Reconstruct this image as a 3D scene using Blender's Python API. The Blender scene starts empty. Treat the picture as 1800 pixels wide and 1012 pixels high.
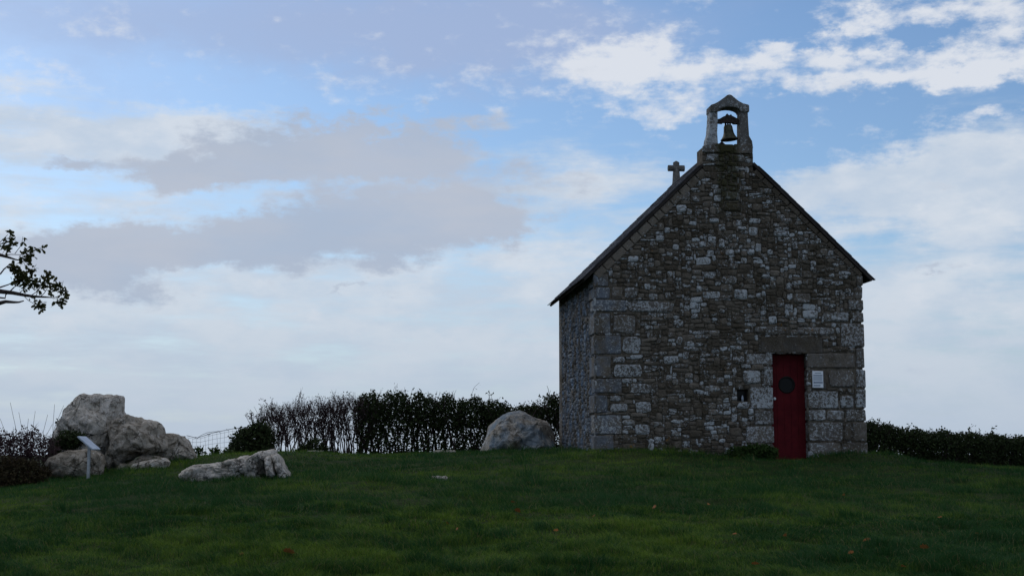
import bpy, math, random
import numpy as np
from mathutils import Vector, Matrix, noise as mnoise

# ------------------------------------------------------------------ camera, sky, sun, exposure
S = bpy.context.scene
EYE = 1.6
FPX, HOR, CX, CY = 2500.0, 795.0, 900.0, 506.0          # lens in photo pixels, eye-level row
PITCH = math.atan((HOR - CY) / FPX)
cam_d = bpy.data.cameras.new('camera'); cam = bpy.data.objects.new('camera', cam_d)
S.collection.objects.link(cam); S.camera = cam
cam.location = (0, 0, EYE); cam.rotation_euler = (math.pi / 2 + PITCH, 0, 0)
cam_d.sensor_width = 36.0; cam_d.lens = 36.0 * FPX / 1800.0
cam_d.clip_start = 0.1; cam_d.clip_end = 60000
S.view_settings.view_transform = 'Standard'; S.view_settings.look = 'None'
S.view_settings.exposure = 0.0; S.view_settings.gamma = 1.0; S.view_settings.use_curve_mapping = False

SUN_AZ, SUN_EL = math.radians(-38), math.radians(34)      # azimuth from +Y, negative = left
SKY_STRENGTH = 0.1
sun_d = bpy.data.lights.new('sun', 'SUN'); sun = bpy.data.objects.new('sun', sun_d)
S.collection.objects.link(sun)
sun_d.energy = 0.55; sun_d.angle = math.radians(24); sun_d.color = (1.0, 0.95, 0.88)
sv = Vector((math.sin(SUN_AZ) * math.cos(SUN_EL), math.cos(SUN_AZ) * math.cos(SUN_EL), math.sin(SUN_EL)))
sun.rotation_euler = sv.to_track_quat('Z', 'Y').to_euler(); sun.location = (0, 0, 30)

cp_, sp_ = math.cos(PITCH), math.sin(PITCH)
def ray(px, py):
    a, b = px - CX, CY - py
    return Vector((a, FPX * cp_ - b * sp_, FPX * sp_ + b * cp_))
def P(px, py, Y):                                         # the point at distance Y seen at a photo pixel
    d = ray(px, py); d = d * (Y / d.y); d.z += EYE
    return d

class NT:
    def __init__(s, tree): s.t = tree; s.n = tree.nodes; s.l = tree.links
    def new(s, typ, **kw):
        n = s.n.new(typ)
        for k, v in kw.items(): setattr(n, k, v)
        return n
    def put(s, sock, v):
        if hasattr(v, 'is_output') or isinstance(v, bpy.types.NodeSocket): s.l.new(v, sock)
        elif v is not None: sock.default_value = v
    def math(s, op, a, b=None, c=None, clamp=False):
        n = s.new('ShaderNodeMath', operation=op, use_clamp=clamp)
        s.put(n.inputs[0], a)
        if b is not None: s.put(n.inputs[1], b)
        if c is not None: s.put(n.inputs[2], c)
        return n.outputs[0]
    def mix(s, f, a, b, blend='MIX'):
        n = s.new('ShaderNodeMix', data_type='RGBA', blend_type=blend)
        s.put(n.inputs[0], f); s.put(n.inputs[6], a); s.put(n.inputs[7], b)
        return n.outputs[2]
    def rng(s, v, a, b, c=0.0, d=1.0, smooth=True):
        n = s.new('ShaderNodeMapRange', interpolation_type='SMOOTHSTEP' if smooth else 'LINEAR')
        for i, x in enumerate((v, a, b, c, d)): s.put(n.inputs[i], x)
        return n.outputs[0]
    def noise(s, vec, scale, detail=4.0, rough=0.55, out=0, dist=0.0):
        n = s.new('ShaderNodeTexNoise')
        s.put(n.inputs['Vector'], vec); n.inputs['Scale'].default_value = scale
        n.inputs['Detail'].default_value = detail; n.inputs['Roughness'].default_value = rough
        n.inputs['Distortion'].default_value = dist
        return n.outputs[out]
    def mapping(s, vec, loc=(0, 0, 0), scale=(1, 1, 1)):
        n = s.new('ShaderNodeMapping'); s.put(n.inputs[0], vec)
        n.inputs[1].default_value = loc; n.inputs[3].default_value = scale
        return n.outputs[0]

def build_world():
    w = bpy.data.worlds.new('World'); S.world = w; w.use_nodes = True
    t = NT(w.node_tree); w.node_tree.nodes.clear()
    out = t.new('ShaderNodeOutputWorld'); bg = t.new('ShaderNodeBackground')
    t.l.new(bg.outputs[0], out.inputs[0]); bg.inputs[1].default_value = SKY_STRENGTH
    sky = t.new('ShaderNodeTexSky', sky_type='NISHITA', sun_disc=False)
    sky.sun_elevation = SUN_EL; sky.sun_rotation = SUN_AZ
    sky.altitude = 50; sky.air_density = 1.0; sky.dust_density = 0.6; sky.ozone_density = 2.0
    tc = t.new('ShaderNodeTexCoord'); d = tc.outputs['Generated']
    sep = t.new('ShaderNodeSeparateXYZ'); t.l.new(d, sep.inputs[0])
    x, y, z = sep.outputs
    # direction squeezed in height: clouds lie in flat streaks
    dn = t.mapping(d, (3.1, 1.7, 0.4), (1, 1, 2.6))
    wn = t.new('ShaderNodeTexNoise'); t.put(wn.inputs['Vector'], dn)
    wn.inputs['Scale'].default_value = 11; wn.inputs['Detail'].default_value = 5; wn.inputs['Roughness'].default_value = 0.6
    ws = t.new('ShaderNodeSeparateXYZ'); t.l.new(wn.outputs['Color'], ws.inputs[0])
    az = t.math('ARCTAN2', x, y); el = t.math('ARCSINE', z)
    wf = t.new('ShaderNodeTexNoise'); t.put(wf.inputs['Vector'], t.mapping(d, (5, 8, 1), (1, 1, 1.6)))
    wf.inputs['Scale'].default_value = 38; wf.inputs['Detail'].default_value = 5; wf.inputs['Roughness'].default_value = 0.65
    wfs = t.new('ShaderNodeSeparateXYZ'); t.l.new(wf.outputs['Color'], wfs.inputs[0])
    def warp(base, big, ab, fine, af):
        q = t.math('MULTIPLY_ADD', t.math('SUBTRACT', big, 0.5), ab, base)
        return t.math('MULTIPLY_ADD', t.math('SUBTRACT', fine, 0.5), af, q)
    azw = warp(az, ws.outputs[0], 0.10, wfs.outputs[0], 0.05)
    elw = warp(el, ws.outputs[1], 0.05, wfs.outputs[1], 0.030)
    def blob(px, py, rx, ry, slope=0.0):
        dd = ray(px, py).normalized()
        a0, e0 = math.atan2(dd.x, dd.y), math.asin(dd.z)
        da = t.math('SUBTRACT', azw, a0)
        de = t.math('SUBTRACT', elw, e0)
        if slope: de = t.math('MULTIPLY_ADD', da, -slope, de)
        q = t.math('ADD', t.math('POWER', t.math('ABSOLUTE', t.math('MULTIPLY', da, FPX / rx)), 2.0),
                   t.math('POWER', t.math('ABSOLUTE', t.math('MULTIPLY', de, FPX / ry)), 2.0))
        return t.math('EXPONENT', t.math('MULTIPLY', q, -1.0))
    def field(bl):
        acc = None
        for b in bl:
            amp = b[4] if len(b) > 4 else 1.0
            g = t.math('MULTIPLY', blob(b[0], b[1], b[2], b[3], b[5] if len(b) > 5 else 0.0), amp)
            acc = g if acc is None else t.math('ADD', acc, g)
        return acc
    nbig = t.noise(dn, 5.0, 6, 0.55)
    nmid = t.noise(t.mapping(d, (7, 2, 5), (1, 1, 2.2)), 16.0, 7, 0.58)
    nfine = t.noise(t.mapping(d, (1, 9, 2), (1, 1, 1.9)), 42.0, 5, 0.6)
    streak = t.noise(t.mapping(d, (4, 4, 4), (1, 1, 7.0)), 12.0, 6, 0.6)
    col = t.mix(1.0, sky.outputs[0], (0.80, 0.93, 1.06, 1), 'MULTIPLY')
    # thin lavender veil, high up
    veil = t.math('ADD', field([(420, 40, 620, 100, 0.75), (900, 60, 330, 110, 0.5), (60, 120, 260, 80, 0.2)]),
                  t.math('MULTIPLY', t.math('SUBTRACT', nbig, 0.5), 1.0))
    col = t.mix(t.rng(veil, 0.05, 0.95, 0.0, 0.75), col, (3.75, 4.6, 6.7, 1))
    # broad white sheet towards the horizon, torn at its upper edge
    low = t.rng(el, math.radians(15.0), math.radians(7.0), 0.0, 1.0, False)
    sheet = t.math('ADD', t.math('MULTIPLY', low, 0.75),
                   field([(120, 220, 380, 70, 0.55), (330, 250, 240, 50, 0.3), (700, 275, 200, 50, 0.2), (1740, 310, 240, 80, 0.7),
                          (1450, 330, 180, 50, 0.35), (1080, 310, 170, 50, 0.3), (980, 180, 240, 30, -0.15), (1340, 235, 170, 60, -0.6),
                          (620, 170, 330, 50, -0.45), (1480, 430, 150, 40, -0.2), (1600, 230, 120, 30, -0.3)]))
    sheet = t.math('ADD', sheet, t.math('MULTIPLY', t.math('SUBTRACT', nmid, 0.5), 0.8))
    sheet = t.math('ADD', sheet, t.math('MULTIPLY', t.math('SUBTRACT', streak, 0.5), 1.2))
    col = t.mix(t.rng(sheet, 0.20, 0.85, 0.0, 0.93), col, t.mix(t.rng(nmid, 0.35, 0.65), (5.3, 6.2, 7.4, 1), (6.6, 7.15, 7.9, 1)))
    # bright puffs
    puff = field([(1120, 120, 190, 60, 0.22), (1650, 110, 200, 60, 0.15), (1090, 85, 90, 36, 0.55), (1200, 125, 150, 34, 0.5), (1010, 135, 110, 36, 0.3), (1170, 190, 120, 18, 0.5), (1350, 105, 50, 20, 0.45),
                  (1520, 85, 110, 20, 0.55), (1590, 132, 150, 20, 0.5), (1730, 110, 90, 36, 0.62), (1510, 38, 50, 20, 0.5),
                  (1680, 10, 180, 26, 0.5), (1780, 50, 50, 24, 0.45), (1720, 215, 90, 14, 0.4), (1410, 140, 90, 16, 0.3), (1440, 60, 60, 16, -0.25),
                  (1620, 55, 90, 16, -0.3), (1420, 185, 200, 14, -0.2)])
    out_f = t.rng(el, math.radians(18.5), math.radians(30), 0.0, 0.45)
    puff = t.math('ADD', puff, t.math('ADD', t.math('MULTIPLY', t.math('SUBTRACT', nfine, 0.5), 1.5),
                                      t.math('MULTIPLY', t.math('SUBTRACT', nmid, 0.5), 0.9)))
    puff = t.math('ADD', puff, out_f)
    col = t.mix(t.rng(puff, 0.06, 0.72, 0.0, 0.94), col, (7.3, 7.65, 8.3, 1))
    # grey undersides
    grey = field([(540, 272, 260, 52, 0.8, 0.1), (320, 302, 170, 32, 0.5), (700, 262, 170, 52, 0.55), (900, 300, 120, 30, 0.25), (110, 295, 60, 22, 0.45),
                  (420, 428, 320, 60, 0.85, 0.08), (780, 375, 210, 58, 0.85, 0.1), (180, 455, 150, 50, 0.65), (900, 385, 70, 26, 0.3),
                  (1640, 475, 60, 12, 0.45), (1545, 468, 34, 14, 0.45), (1700, 300, 100, 22, 0.3), (640, 503, 90, 8, 0.35)])
    gn = t.math('MULTIPLY', t.math('SUBTRACT', nmid, 0.5), 1.5)
    grey = t.math('ADD', grey, t.math('MULTIPLY_ADD', t.math('SUBTRACT', nfine, 0.5), 0.35, gn))
    col = t.mix(t.rng(grey, 0.24, 0.66, 0.0, 0.9), col, t.mix(t.rng(nbig, 0.35, 0.65), (4.0, 4.75, 6.05, 1), (4.7, 5.15, 6.1, 1)))
    # pale murk low over the sea
    murk = t.rng(el, math.radians(7.5), math.radians(1.0), 0.0, 0.8, False)
    col = t.mix(murk, col, (4.5, 5.35, 6.5, 1))
    t.l.new(col, bg.inputs[0])
build_world()

# ------------------------------------------------------------------ helpers
rnd = random.Random(11)
class MB:
    def __init__(s): s.v = []; s.f = []; s.c = []
    def add(s, vs, fs, col=(0.5, 0.5, 0.5, 1)):
        b = len(s.v); s.v.extend([tuple(q) for q in vs]); s.c.extend([col] * len(vs))
        s.f.extend([tuple(b + i for i in q) for q in fs]); return s
def obj(name, mb, m, parent=None, smooth=False, kind=None):
    me = bpy.data.meshes.new(name); me.from_pydata(mb.v, [], mb.f)
    at = me.attributes.new('tint', 'FLOAT_COLOR', 'POINT')
    at.data.foreach_set('color', np.array(mb.c, dtype=np.float32).ravel())
    me.materials.append(m)
    if smooth: me.polygons.foreach_set('use_smooth', [True] * len(me.polygons))
    me.update()
    o = bpy.data.objects.new(name, me); S.collection.objects.link(o)
    if parent: o.parent = parent
    if kind: o['kind'] = kind
    return o
def thing(name, label, cat, loc=(0, 0, 0), rz=0.0, group=None):
    o = bpy.data.objects.new(name, None); S.collection.objects.link(o)
    o.empty_display_size = 0.2
    o.location = loc; o.rotation_euler = (0, 0, rz)
    return tag(o, label, cat, group)
def tag(o, label, cat, group=None):
    o['label'] = label; o['category'] = cat
    if group: o['group'] = group
    return o
def box(mb, lo, hi, col=(0.5, 0.5, 0.5, 1)):
    (a, b, c), (d, e, f) = lo, hi
    return mb.add([(a, b, c), (d, b, c), (d, e, c), (a, e, c), (a, b, f), (d, b, f), (d, e, f), (a, e, f)],
                  [(0, 3, 2, 1), (4, 5, 6, 7), (0, 1, 5, 4), (1, 2, 6, 5), (2, 3, 7, 6), (3, 0, 4, 7)], col)
def chamfer_box(mb, lo, hi, c, col, jit=0.0, r=rnd):      # 44 triangles
    vs = []; idx = {}
    for k in range(8):
        s = [(k >> i) & 1 for i in range(3)]
        J = [r.uniform(-jit, jit) for _ in range(3)]
        corner = [(hi[i] if s[i] else lo[i]) + J[i] for i in range(3)]
        for ax in range(3):
            q = list(corner)
            for i in range(3):
                if i != ax: q[i] += -c if s[i] else c
            idx[(k, ax)] = len(vs); vs.append(q)
    fs = []
    for ax in range(3):
        o1, o2 = [(1, 2), (2, 0), (0, 1)][ax]
        for sd in (0, 1):
            ks = [(sd << ax) | (p << o1) | (q << o2) for p, q in ((0, 0), (1, 0), (1, 1), (0, 1))]
            f = [idx[(k, ax)] for k in ks]
            fs.append(f if sd else f[::-1])
    for e in range(3):
        a, b = [(1, 2), (2, 0), (0, 1)][e]
        for sa in (0, 1):
            for sb in (0, 1):
                k0 = (sa << a) | (sb << b); k1 = k0 | (1 << e)
                f = [idx[(k0, a)], idx[(k1, a)], idx[(k1, b)], idx[(k0, b)]]
                fs.append(f if sa == sb else f[::-1])
    for k in range(8):
        par = sum((k >> i) & 1 for i in range(3)) % 2
        f = [idx[(k, 0)], idx[(k, 1)], idx[(k, 2)]]
        fs.append(f if par else f[::-1])
    return mb.add(vs, fs, col)
def prism(mb, poly, mapf, d0, d1, col=(0.5, 0.5, 0.5, 1)):   # polygon (a,z) counter-clockwise from outside, d1 = outer
    n = len(poly)
    vs = [mapf(a, z, d0) for a, z in poly] + [mapf(a, z, d1) for a, z in poly]
    fs = [tuple(range(n, 2 * n)), tuple(range(n - 1, -1, -1))]
    fs += [(i, (i + 1) % n, n + (i + 1) % n, n + i) for i in range(n)]
    return mb.add(vs, fs, col)
def tube(mb, pts, rad, n=4, col=(0.5, 0.5, 0.5, 1), cap=True):
    pts = [Vector(p) for p in pts]; vs = []; fs = []
    if not hasattr(rad, '__len__'): rad = [rad] * len(pts)
    for i, p in enumerate(pts):
        t = (pts[min(i + 1, len(pts) - 1)] - pts[max(i - 1, 0)])
        t = t.normalized() if t.length > 1e-9 else Vector((0, 0, 1))
        a = t.cross(Vector((0.31, 0.87, 0.38))).normalized(); b = t.cross(a)
        for k in range(n):
            w = 2 * math.pi * k / n
            vs.append(p + (a * math.cos(w) + b * math.sin(w)) * rad[i])
    for i in range(len(pts) - 1):
        for k in range(n):
            fs.append((i * n + k, i * n + (k + 1) % n, (i + 1) * n + (k + 1) % n, (i + 1) * n + k))
    if cap:
        fs.append(tuple(range(n))[::-1]); fs.append(tuple((len(pts) - 1) * n + k for k in range(n)))
    return mb.add(vs, fs, col)
def lathe(mb, prof, n=24, M=Matrix.Identity(4), col=(0.5, 0.5, 0.5, 1)):
    vs = []; fs = []
    for r, z in prof:
        for k in range(n):
            a = 2 * math.pi * k / n
            vs.append(M @ Vector((r * math.cos(a), r * math.sin(a), z)))
    for i in range(len(prof) - 1):
        for k in range(n):
            fs.append((i * n + k, i * n + (k + 1) % n, (i + 1) * n + (k + 1) % n, (i + 1) * n + k))
    return mb.add(vs, fs, col)

# ------------------------------------------------------------------ materials
def mat(name, spec=0.06):
    m = bpy.data.materials.new(name); m.use_nodes = True
    t = NT(m.node_tree); b = m.node_tree.nodes['Principled BSDF']
    b.inputs['Specular IOR Level'].default_value = spec
    return m, t, b
def attr(t):
    a = t.new('ShaderNodeAttribute', attribute_name='tint')
    s = t.new('ShaderNodeSeparateColor'); t.l.new(a.outputs['Color'], s.inputs[0])
    return s.outputs
def bump(t, b, h, strength, dist):
    n = t.new('ShaderNodeBump'); n.inputs['Strength'].default_value = strength; n.inputs['Distance'].default_value = dist
    t.put(n.inputs['Height'], h); t.l.new(n.outputs[0], b.inputs['Normal'])
def objco(t): return t.new('ShaderNodeTexCoord').outputs['Object']

def stone_material(name, dark, light, lichen=(0.56, 0.56, 0.56), damp=None, gain=0.185):
    # tint: red = base tone, green = how much lichen, blue = blue-grey film
    m, t, b = mat(name); co = objco(t); R, G, B = attr(t)
    n1 = t.noise(co, 9.0, 5, 0.6); n2 = t.noise(co, 60.0, 4, 0.65)
    base = t.mix(t.math('ADD', R, t.math('MULTIPLY', t.math('SUBTRACT', n1, 0.5), 0.9), clamp=True), dark + (1,), light + (1,))
    base = t.mix(t.rng(n2, 0.35, 0.7, 0.0, 0.45), base, tuple(c * 0.45 for c in dark) + (1,))
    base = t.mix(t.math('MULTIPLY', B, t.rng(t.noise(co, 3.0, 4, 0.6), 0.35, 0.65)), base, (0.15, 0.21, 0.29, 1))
    base = t.mix(t.rng(t.noise(co, 1.7, 5, 0.65, dist=0.5), 0.48, 0.62, 0.0, 0.55), base, (0.062, 0.050, 0.034, 1))
    rust = t.math('MULTIPLY', t.rng(t.noise(co, 2.3, 3, 0.6), 0.66, 0.74), t.rng(t.noise(co, 21.0, 3), 0.5, 0.62))
    base = t.mix(t.math('MULTIPLY', rust, 0.75), base, (0.30, 0.135, 0.02, 1))
    l1 = t.noise(co, 19.0, 5, 0.72); l2 = t.noise(co, 70.0, 3, 0.6); l3 = t.noise(co, 1.4, 3, 0.55)
    f = t.math('MULTIPLY_ADD', G, gain, t.math('MULTIPLY_ADD', l2, 0.42, t.math('MULTIPLY', l1, 0.58)))
    f = t.math('MULTIPLY_ADD', t.math('SUBTRACT', l3, 0.5), 0.22, f)
    lm = t.rng(f, 0.605, 0.675)
    lc = t.mix(t.noise(co, 5.0, 2), lichen + (1,), (lichen[0] * 0.72, lichen[1] * 0.8, lichen[2] * 0.84, 1))
    base = t.mix(t.math('MULTIPLY', lm, 0.9), base, lc)
    if damp:                                              # dark moss run below the bell
        sx = t.new('ShaderNodeSeparateXYZ'); t.l.new(co, sx.inputs[0])
        wob = t.math('MULTIPLY_ADD', t.math('SUBTRACT', t.noise(co, 4.0, 3), 0.5), 0.4, sx.outputs[0])
        d = t.math('ABSOLUTE', t.math('SUBTRACT', wob, damp[0]))
        k = t.math('MULTIPLY', t.rng(d, damp[1], damp[1] * 0.45), t.math('MULTIPLY', t.rng(sx.outputs[2], damp[2], damp[2] + 0.9), t.rng(sx.outputs[2], damp[3] + 0.05, damp[3])))
        base = t.mix(t.math('MULTIPLY', k, 0.85), base, (0.045, 0.043, 0.018, 1))
    t.l.new(base, b.inputs['Base Color']); b.inputs['Roughness'].default_value = 0.95
    bump(t, b, t.math('ADD', t.noise(co, 30.0, 6, 0.7), t.math('MULTIPLY', lm, 0.15)), 0.9, 0.022)
    return m
M_stone = stone_material('rubble_stone', (0.088, 0.071, 0.052), (0.235, 0.202, 0.165), damp=(2.62, 0.30, 4.2, 5.9))
M_slab = stone_material('dressed_stone', (0.11, 0.10, 0.088), (0.29, 0.27, 0.245))
def rock_material():
    m, t, b = mat('boulder_granite'); R, G, B = attr(t)
    co = t.new('ShaderNodeTexCoord').outputs['Object']
    n1 = t.noise(co, 2.6, 6, 0.65, dist=0.4); n2 = t.noise(co, 8.0, 6, 0.7, dist=0.3); n3 = t.noise(co, 34.0, 5, 0.7)
    base = t.mix(t.math('ADD', R, t.math('MULTIPLY', t.math('SUBTRACT', n1, 0.5), 1.6), clamp=True), (0.30, 0.255, 0.20, 1), (0.70, 0.625, 0.53, 1))
    base = t.mix(t.rng(n2, 0.50, 0.58, 0.0, 0.72), base, (0.15, 0.125, 0.09, 1))
    base = t.mix(t.rng(t.noise(co, 4.2, 7, 0.75, dist=0.8), 0.54, 0.60, 0.0, 0.8), base, (0.085, 0.072, 0.05, 1))
    base = t.mix(t.math('MULTIPLY', B, t.rng(t.noise(co, 1.8, 4, 0.6), 0.42, 0.6)), base, (0.23, 0.31, 0.38, 1))
    base = t.mix(t.rng(n3, 0.55, 0.7, 0.0, 0.5), base, (0.14, 0.125, 0.105, 1))
    lm = t.rng(t.math('MULTIPLY_ADD', G, 0.2, t.math('MULTIPLY_ADD', t.noise(co, 6.0, 5, 0.7), 0.6, t.math('MULTIPLY', n3, 0.4))), 0.58, 0.68)
    base = t.mix(t.math('MULTIPLY', lm, 0.75), base, (0.80, 0.74, 0.67, 1))
    t.l.new(base, b.inputs['Base Color']); b.inputs['Roughness'].default_value = 0.95
    vo = t.new('ShaderNodeTexVoronoi', feature='DISTANCE_TO_EDGE'); vo.inputs['Scale'].default_value = 1.9
    wv = t.new('ShaderNodeVectorMath', operation='MULTIPLY_ADD'); nv = t.new('ShaderNodeTexNoise'); nv.inputs['Scale'].default_value = 3.0; nv.inputs['Detail'].default_value = 5
    t.l.new(co, nv.inputs['Vector']); t.l.new(nv.outputs['Color'], wv.inputs[0]); wv.inputs[1].default_value = (0.5, 0.5, 0.5); t.l.new(co, wv.inputs[2]); t.l.new(wv.outputs[0], vo.inputs['Vector'])
    crack = t.math('MULTIPLY', t.rng(vo.outputs['Distance'], 0.0, 0.022, 1.0, 0.0), t.rng(t.noise(co, 1.3, 3), 0.42, 0.56))
    base = t.mix(t.math('MULTIPLY', crack, 0.85), base, (0.045, 0.042, 0.026, 1)); t.l.new(base, b.inputs['Base Color'])
    bump(t, b, t.math('MULTIPLY_ADD', crack, -1.2, t.math('MULTIPLY_ADD', n2, 1.0, t.math('MULTIPLY', n3, 0.6))), 1.0, 0.08)
    return m
M_rock = rock_material()

def simple(name, c1, c2, scale, rough=0.9, bmp=0.0, dist=0.01, metal=0.0, use_tint=False):
    m, t, b = mat(name); co = objco(t)
    n = t.noise(co, scale, 5, 0.6)
    f = t.rng(n, 0.3, 0.7)
    if use_tint: f = t.math('MULTIPLY_ADD', t.math('SUBTRACT', f, 0.5), 0.4, attr(t)[0], clamp=True)
    t.l.new(t.mix(f, c1 + (1,), c2 + (1,)), b.inputs['Base Color'])
    b.inputs['Roughness'].default_value = rough; b.inputs['Metallic'].default_value = metal
    if bmp: bump(t, b, n, bmp, dist)
    return m
M_mortar = simple('mortar', (0.070, 0.057, 0.042), (0.165, 0.140, 0.110), 14, 1.0, 0.8, 0.02)
M_slate = simple('slate', (0.035, 0.036, 0.042), (0.085, 0.085, 0.095), 18, 0.75, 0.4, 0.006, use_tint=True)
M_deck = simple('roof_timber', (0.03, 0.026, 0.024), (0.055, 0.045, 0.04), 12, 0.9)
M_door = simple('red_paint', (0.078, 0.008, 0.011), (0.108, 0.011, 0.014), 7, 0.65, 0.25, 0.003)
M_iron = simple('dark_iron', (0.010, 0.010, 0.010), (0.025, 0.022, 0.02), 30, 0.6)
M_bronze = simple('bell_bronze', (0.045, 0.045, 0.034), (0.10, 0.10, 0.07), 16, 0.55, 0.3, 0.004, 0.5)
M_steel = simple('galvanised_steel', (0.32, 0.33, 0.34), (0.45, 0.46, 0.48), 20, 0.45, metal=0.6)
M_wire = simple('weathered_wire', (0.16, 0.16, 0.165), (0.26, 0.26, 0.27), 20, 0.6, metal=0.2)
M_white = simple('white_enamel', (0.70, 0.74, 0.78), (0.80, 0.83, 0.86), 9, 0.4)
M_print = simple('grey_print', (0.24, 0.28, 0.34), (0.34, 0.38, 0.44), 40, 0.5)
M_panel = simple('pale_panel', (0.36, 0.40, 0.47), (0.46, 0.50, 0.57), 12, 0.3)
M_bark = simple('bark', (0.030, 0.024, 0.022), (0.075, 0.060, 0.052), 22, 0.95, 0.5, 0.01)
M_twig = simple('twig_bark', (0.045, 0.032, 0.032), (0.085, 0.062, 0.058), 15, 0.95)
M_soil = simple('soil', (0.03, 0.022, 0.014), (0.07, 0.05, 0.032), 25, 1.0, 0.8, 0.02)
M_wood = simple('post_wood', (0.08, 0.065, 0.05), (0.15, 0.125, 0.10), 25, 0.95, 0.4, 0.005)
mg, tg, bgl = mat('dark_glass'); bgl.inputs['Base Color'].default_value = (0.004, 0.0045, 0.005, 1); bgl.inputs['Roughness'].default_value = 0.3; bgl.inputs['Specular IOR Level'].default_value = 0.15
M_glass = mg
def leaf_material(name, c1, c2, trans=0.25, rough=0.6):
    m, t, b = mat(name); R, G, B = attr(t)
    c = t.mix(R, c1 + (1,), c2 + (1,))
    t.l.new(c, b.inputs['Base Color']); b.inputs['Roughness'].default_value = rough
    tr = t.new('ShaderNodeBsdfTranslucent'); t.l.new(c, tr.inputs[0])
    mx = t.new('ShaderNodeMixShader'); mx.inputs[0].default_value = trans
    o = m.node_tree.nodes['Material Output']
    t.l.new(b.outputs[0], mx.inputs[1]); t.l.new(tr.outputs[0], mx.inputs[2]); t.l.new(mx.outputs[0], o.inputs[0])
    return m
M_leaf_dark = leaf_material('hedge_leaf', (0.016, 0.022, 0.010), (0.045, 0.062, 0.022), 0.12)
M_leaf_plum = leaf_material('plum_leaf', (0.035, 0.020, 0.022), (0.075, 0.045, 0.048), 0.2)
M_leaf_dry = leaf_material('dry_bramble', (0.030, 0.022, 0.012), (0.065, 0.050, 0.025), 0.15)
M_leaf_oak = leaf_material('oak_leaf', (0.035, 0.042, 0.014), (0.085, 0.080, 0.028), 0.3)
M_leaf_weed = leaf_material('weed_leaf', (0.022, 0.042, 0.012), (0.05, 0.085, 0.022), 0.25)
M_fallen = leaf_material('fallen_leaf', (0.16, 0.055, 0.02), (0.34, 0.14, 0.04), 0.1)

# ------------------------------------------------------------------ ground
TH = math.atan(265 / 2516.6)                               # the chapel is turned about six degrees
UX, VX = Vector((math.cos(TH), math.sin(TH), 0)), Vector((-math.sin(TH), math.cos(TH), 0))
C0 = P(1046, 795, 26.6)
W, L, HW = 5.22, 4.8, 3.30
def chapel_uv(X, Y):
    dx, dy = X - C0.x, Y - C0.y
    return dx * UX.x + dy * UX.y, dx * VX.x + dy * VX.y
ctrl = []
for px, py, Y in [(0, 1012, 11), (450, 1012, 11), (900, 1012, 11), (1350, 1012, 11), (1800, 1012, 11),
                  (1046, 797, 26.5), (1230, 800, 26.7), (1390, 810, 26.8), (1524, 806, 27.0), (983, 795, 31.4), (1500, 806, 31.6),
                  (700, 800, 30), (880, 795, 31), (600, 804, 33.5), (780, 799, 33.5), (460, 806, 33), (370, 801, 28.5), (400, 806, 31),
                  (330, 846, 21.5), (510, 839, 21.5), (155, 843, 24), (40, 858, 24), (-150, 872, 24), (320, 808, 27), (220, 828, 26),
                  (1580, 817, 32), (1700, 821, 33), (1800, 823, 35), (2050, 828, 36), (1640, 819, 28), (1800, 826, 28),
                  (600, 830, 24), (900, 832, 22.5), (1250, 838, 22.5), (1600, 846, 22.5), (700, 798, 37), (1700, 826, 40), (200, 850, 34), (1200, 798, 38)]:
    p = P(px, py, Y); ctrl.append((p.x, p.y, p.z))
for X, Y, Z in [(0, 0, 0), (-6, 0, -0.1), (6, 0, -0.05), (0, -12, -0.9), (-16, 8, 0.0), (16, 8, 0.1), (-20, 26, 0.3), (22, 28, 0.7), (0, 48, 0.2), (-18, 46, -0.8), (20, 48, -0.4), (-14, -10, -1), (14, -10, -1)]:
    ctrl.append((X, Y, Z))
ctrl = np.array(ctrl)
def tps_fit(pts, lam=0.6):
    n = len(pts); xy = pts[:, :2]
    d = np.linalg.norm(xy[:, None] - xy[None], axis=2)
    K = np.where(d > 0, d * d * np.log(d + 1e-12), 0) + lam * np.eye(n)
    A = np.zeros((n + 3, n + 3)); A[:n, :n] = K; A[:n, n] = 1; A[:n, n + 1:] = xy; A[n, :n] = 1; A[n + 1:, :n] = xy.T
    return np.linalg.solve(A, np.concatenate([pts[:, 2], np.zeros(3)]))
TPS = tps_fit(ctrl)
_g = np.random.RandomState(5); _grid = [_g.rand(256, 256) for _ in range(4)]
def vnoise(X, Y, cell, k=0):
    x = X / cell + 61.3; y = Y / cell + 37.7
    i = np.floor(x).astype(int); j = np.floor(y).astype(int); fx = x - i; fy = y - j
    fx = fx * fx * (3 - 2 * fx); fy = fy * fy * (3 - 2 * fy); g = _grid[k]
    a = g[i % 256, j % 256]; b = g[(i + 1) % 256, j % 256]; c = g[i % 256, (j + 1) % 256]; d = g[(i + 1) % 256, (j + 1) % 256]
    return (a * (1 - fx) + b * fx) * (1 - fy) + (c * (1 - fx) + d * fx) * fy
MOUNDS = []
for px, py, Y, r, h in [(1500, 806, 26.75, 0.55, 0.13), (1455, 808, 26.6, 0.35, 0.08), (1555, 812, 27.2, 0.5, 0.10), (1348, 838, 22.4, 0.22, 0.05), (725, 887, 17.0, 0.25, 0.05),
                        (1150, 797, 26.2, 1.2, 0.04), (300, 842, 22.6, 0.4, -0.06), (400, 806, 28.5, 0.8, 0.05)]:
    p = P(px, py, Y); MOUNDS.append((p.x, p.y, r, h))
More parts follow.
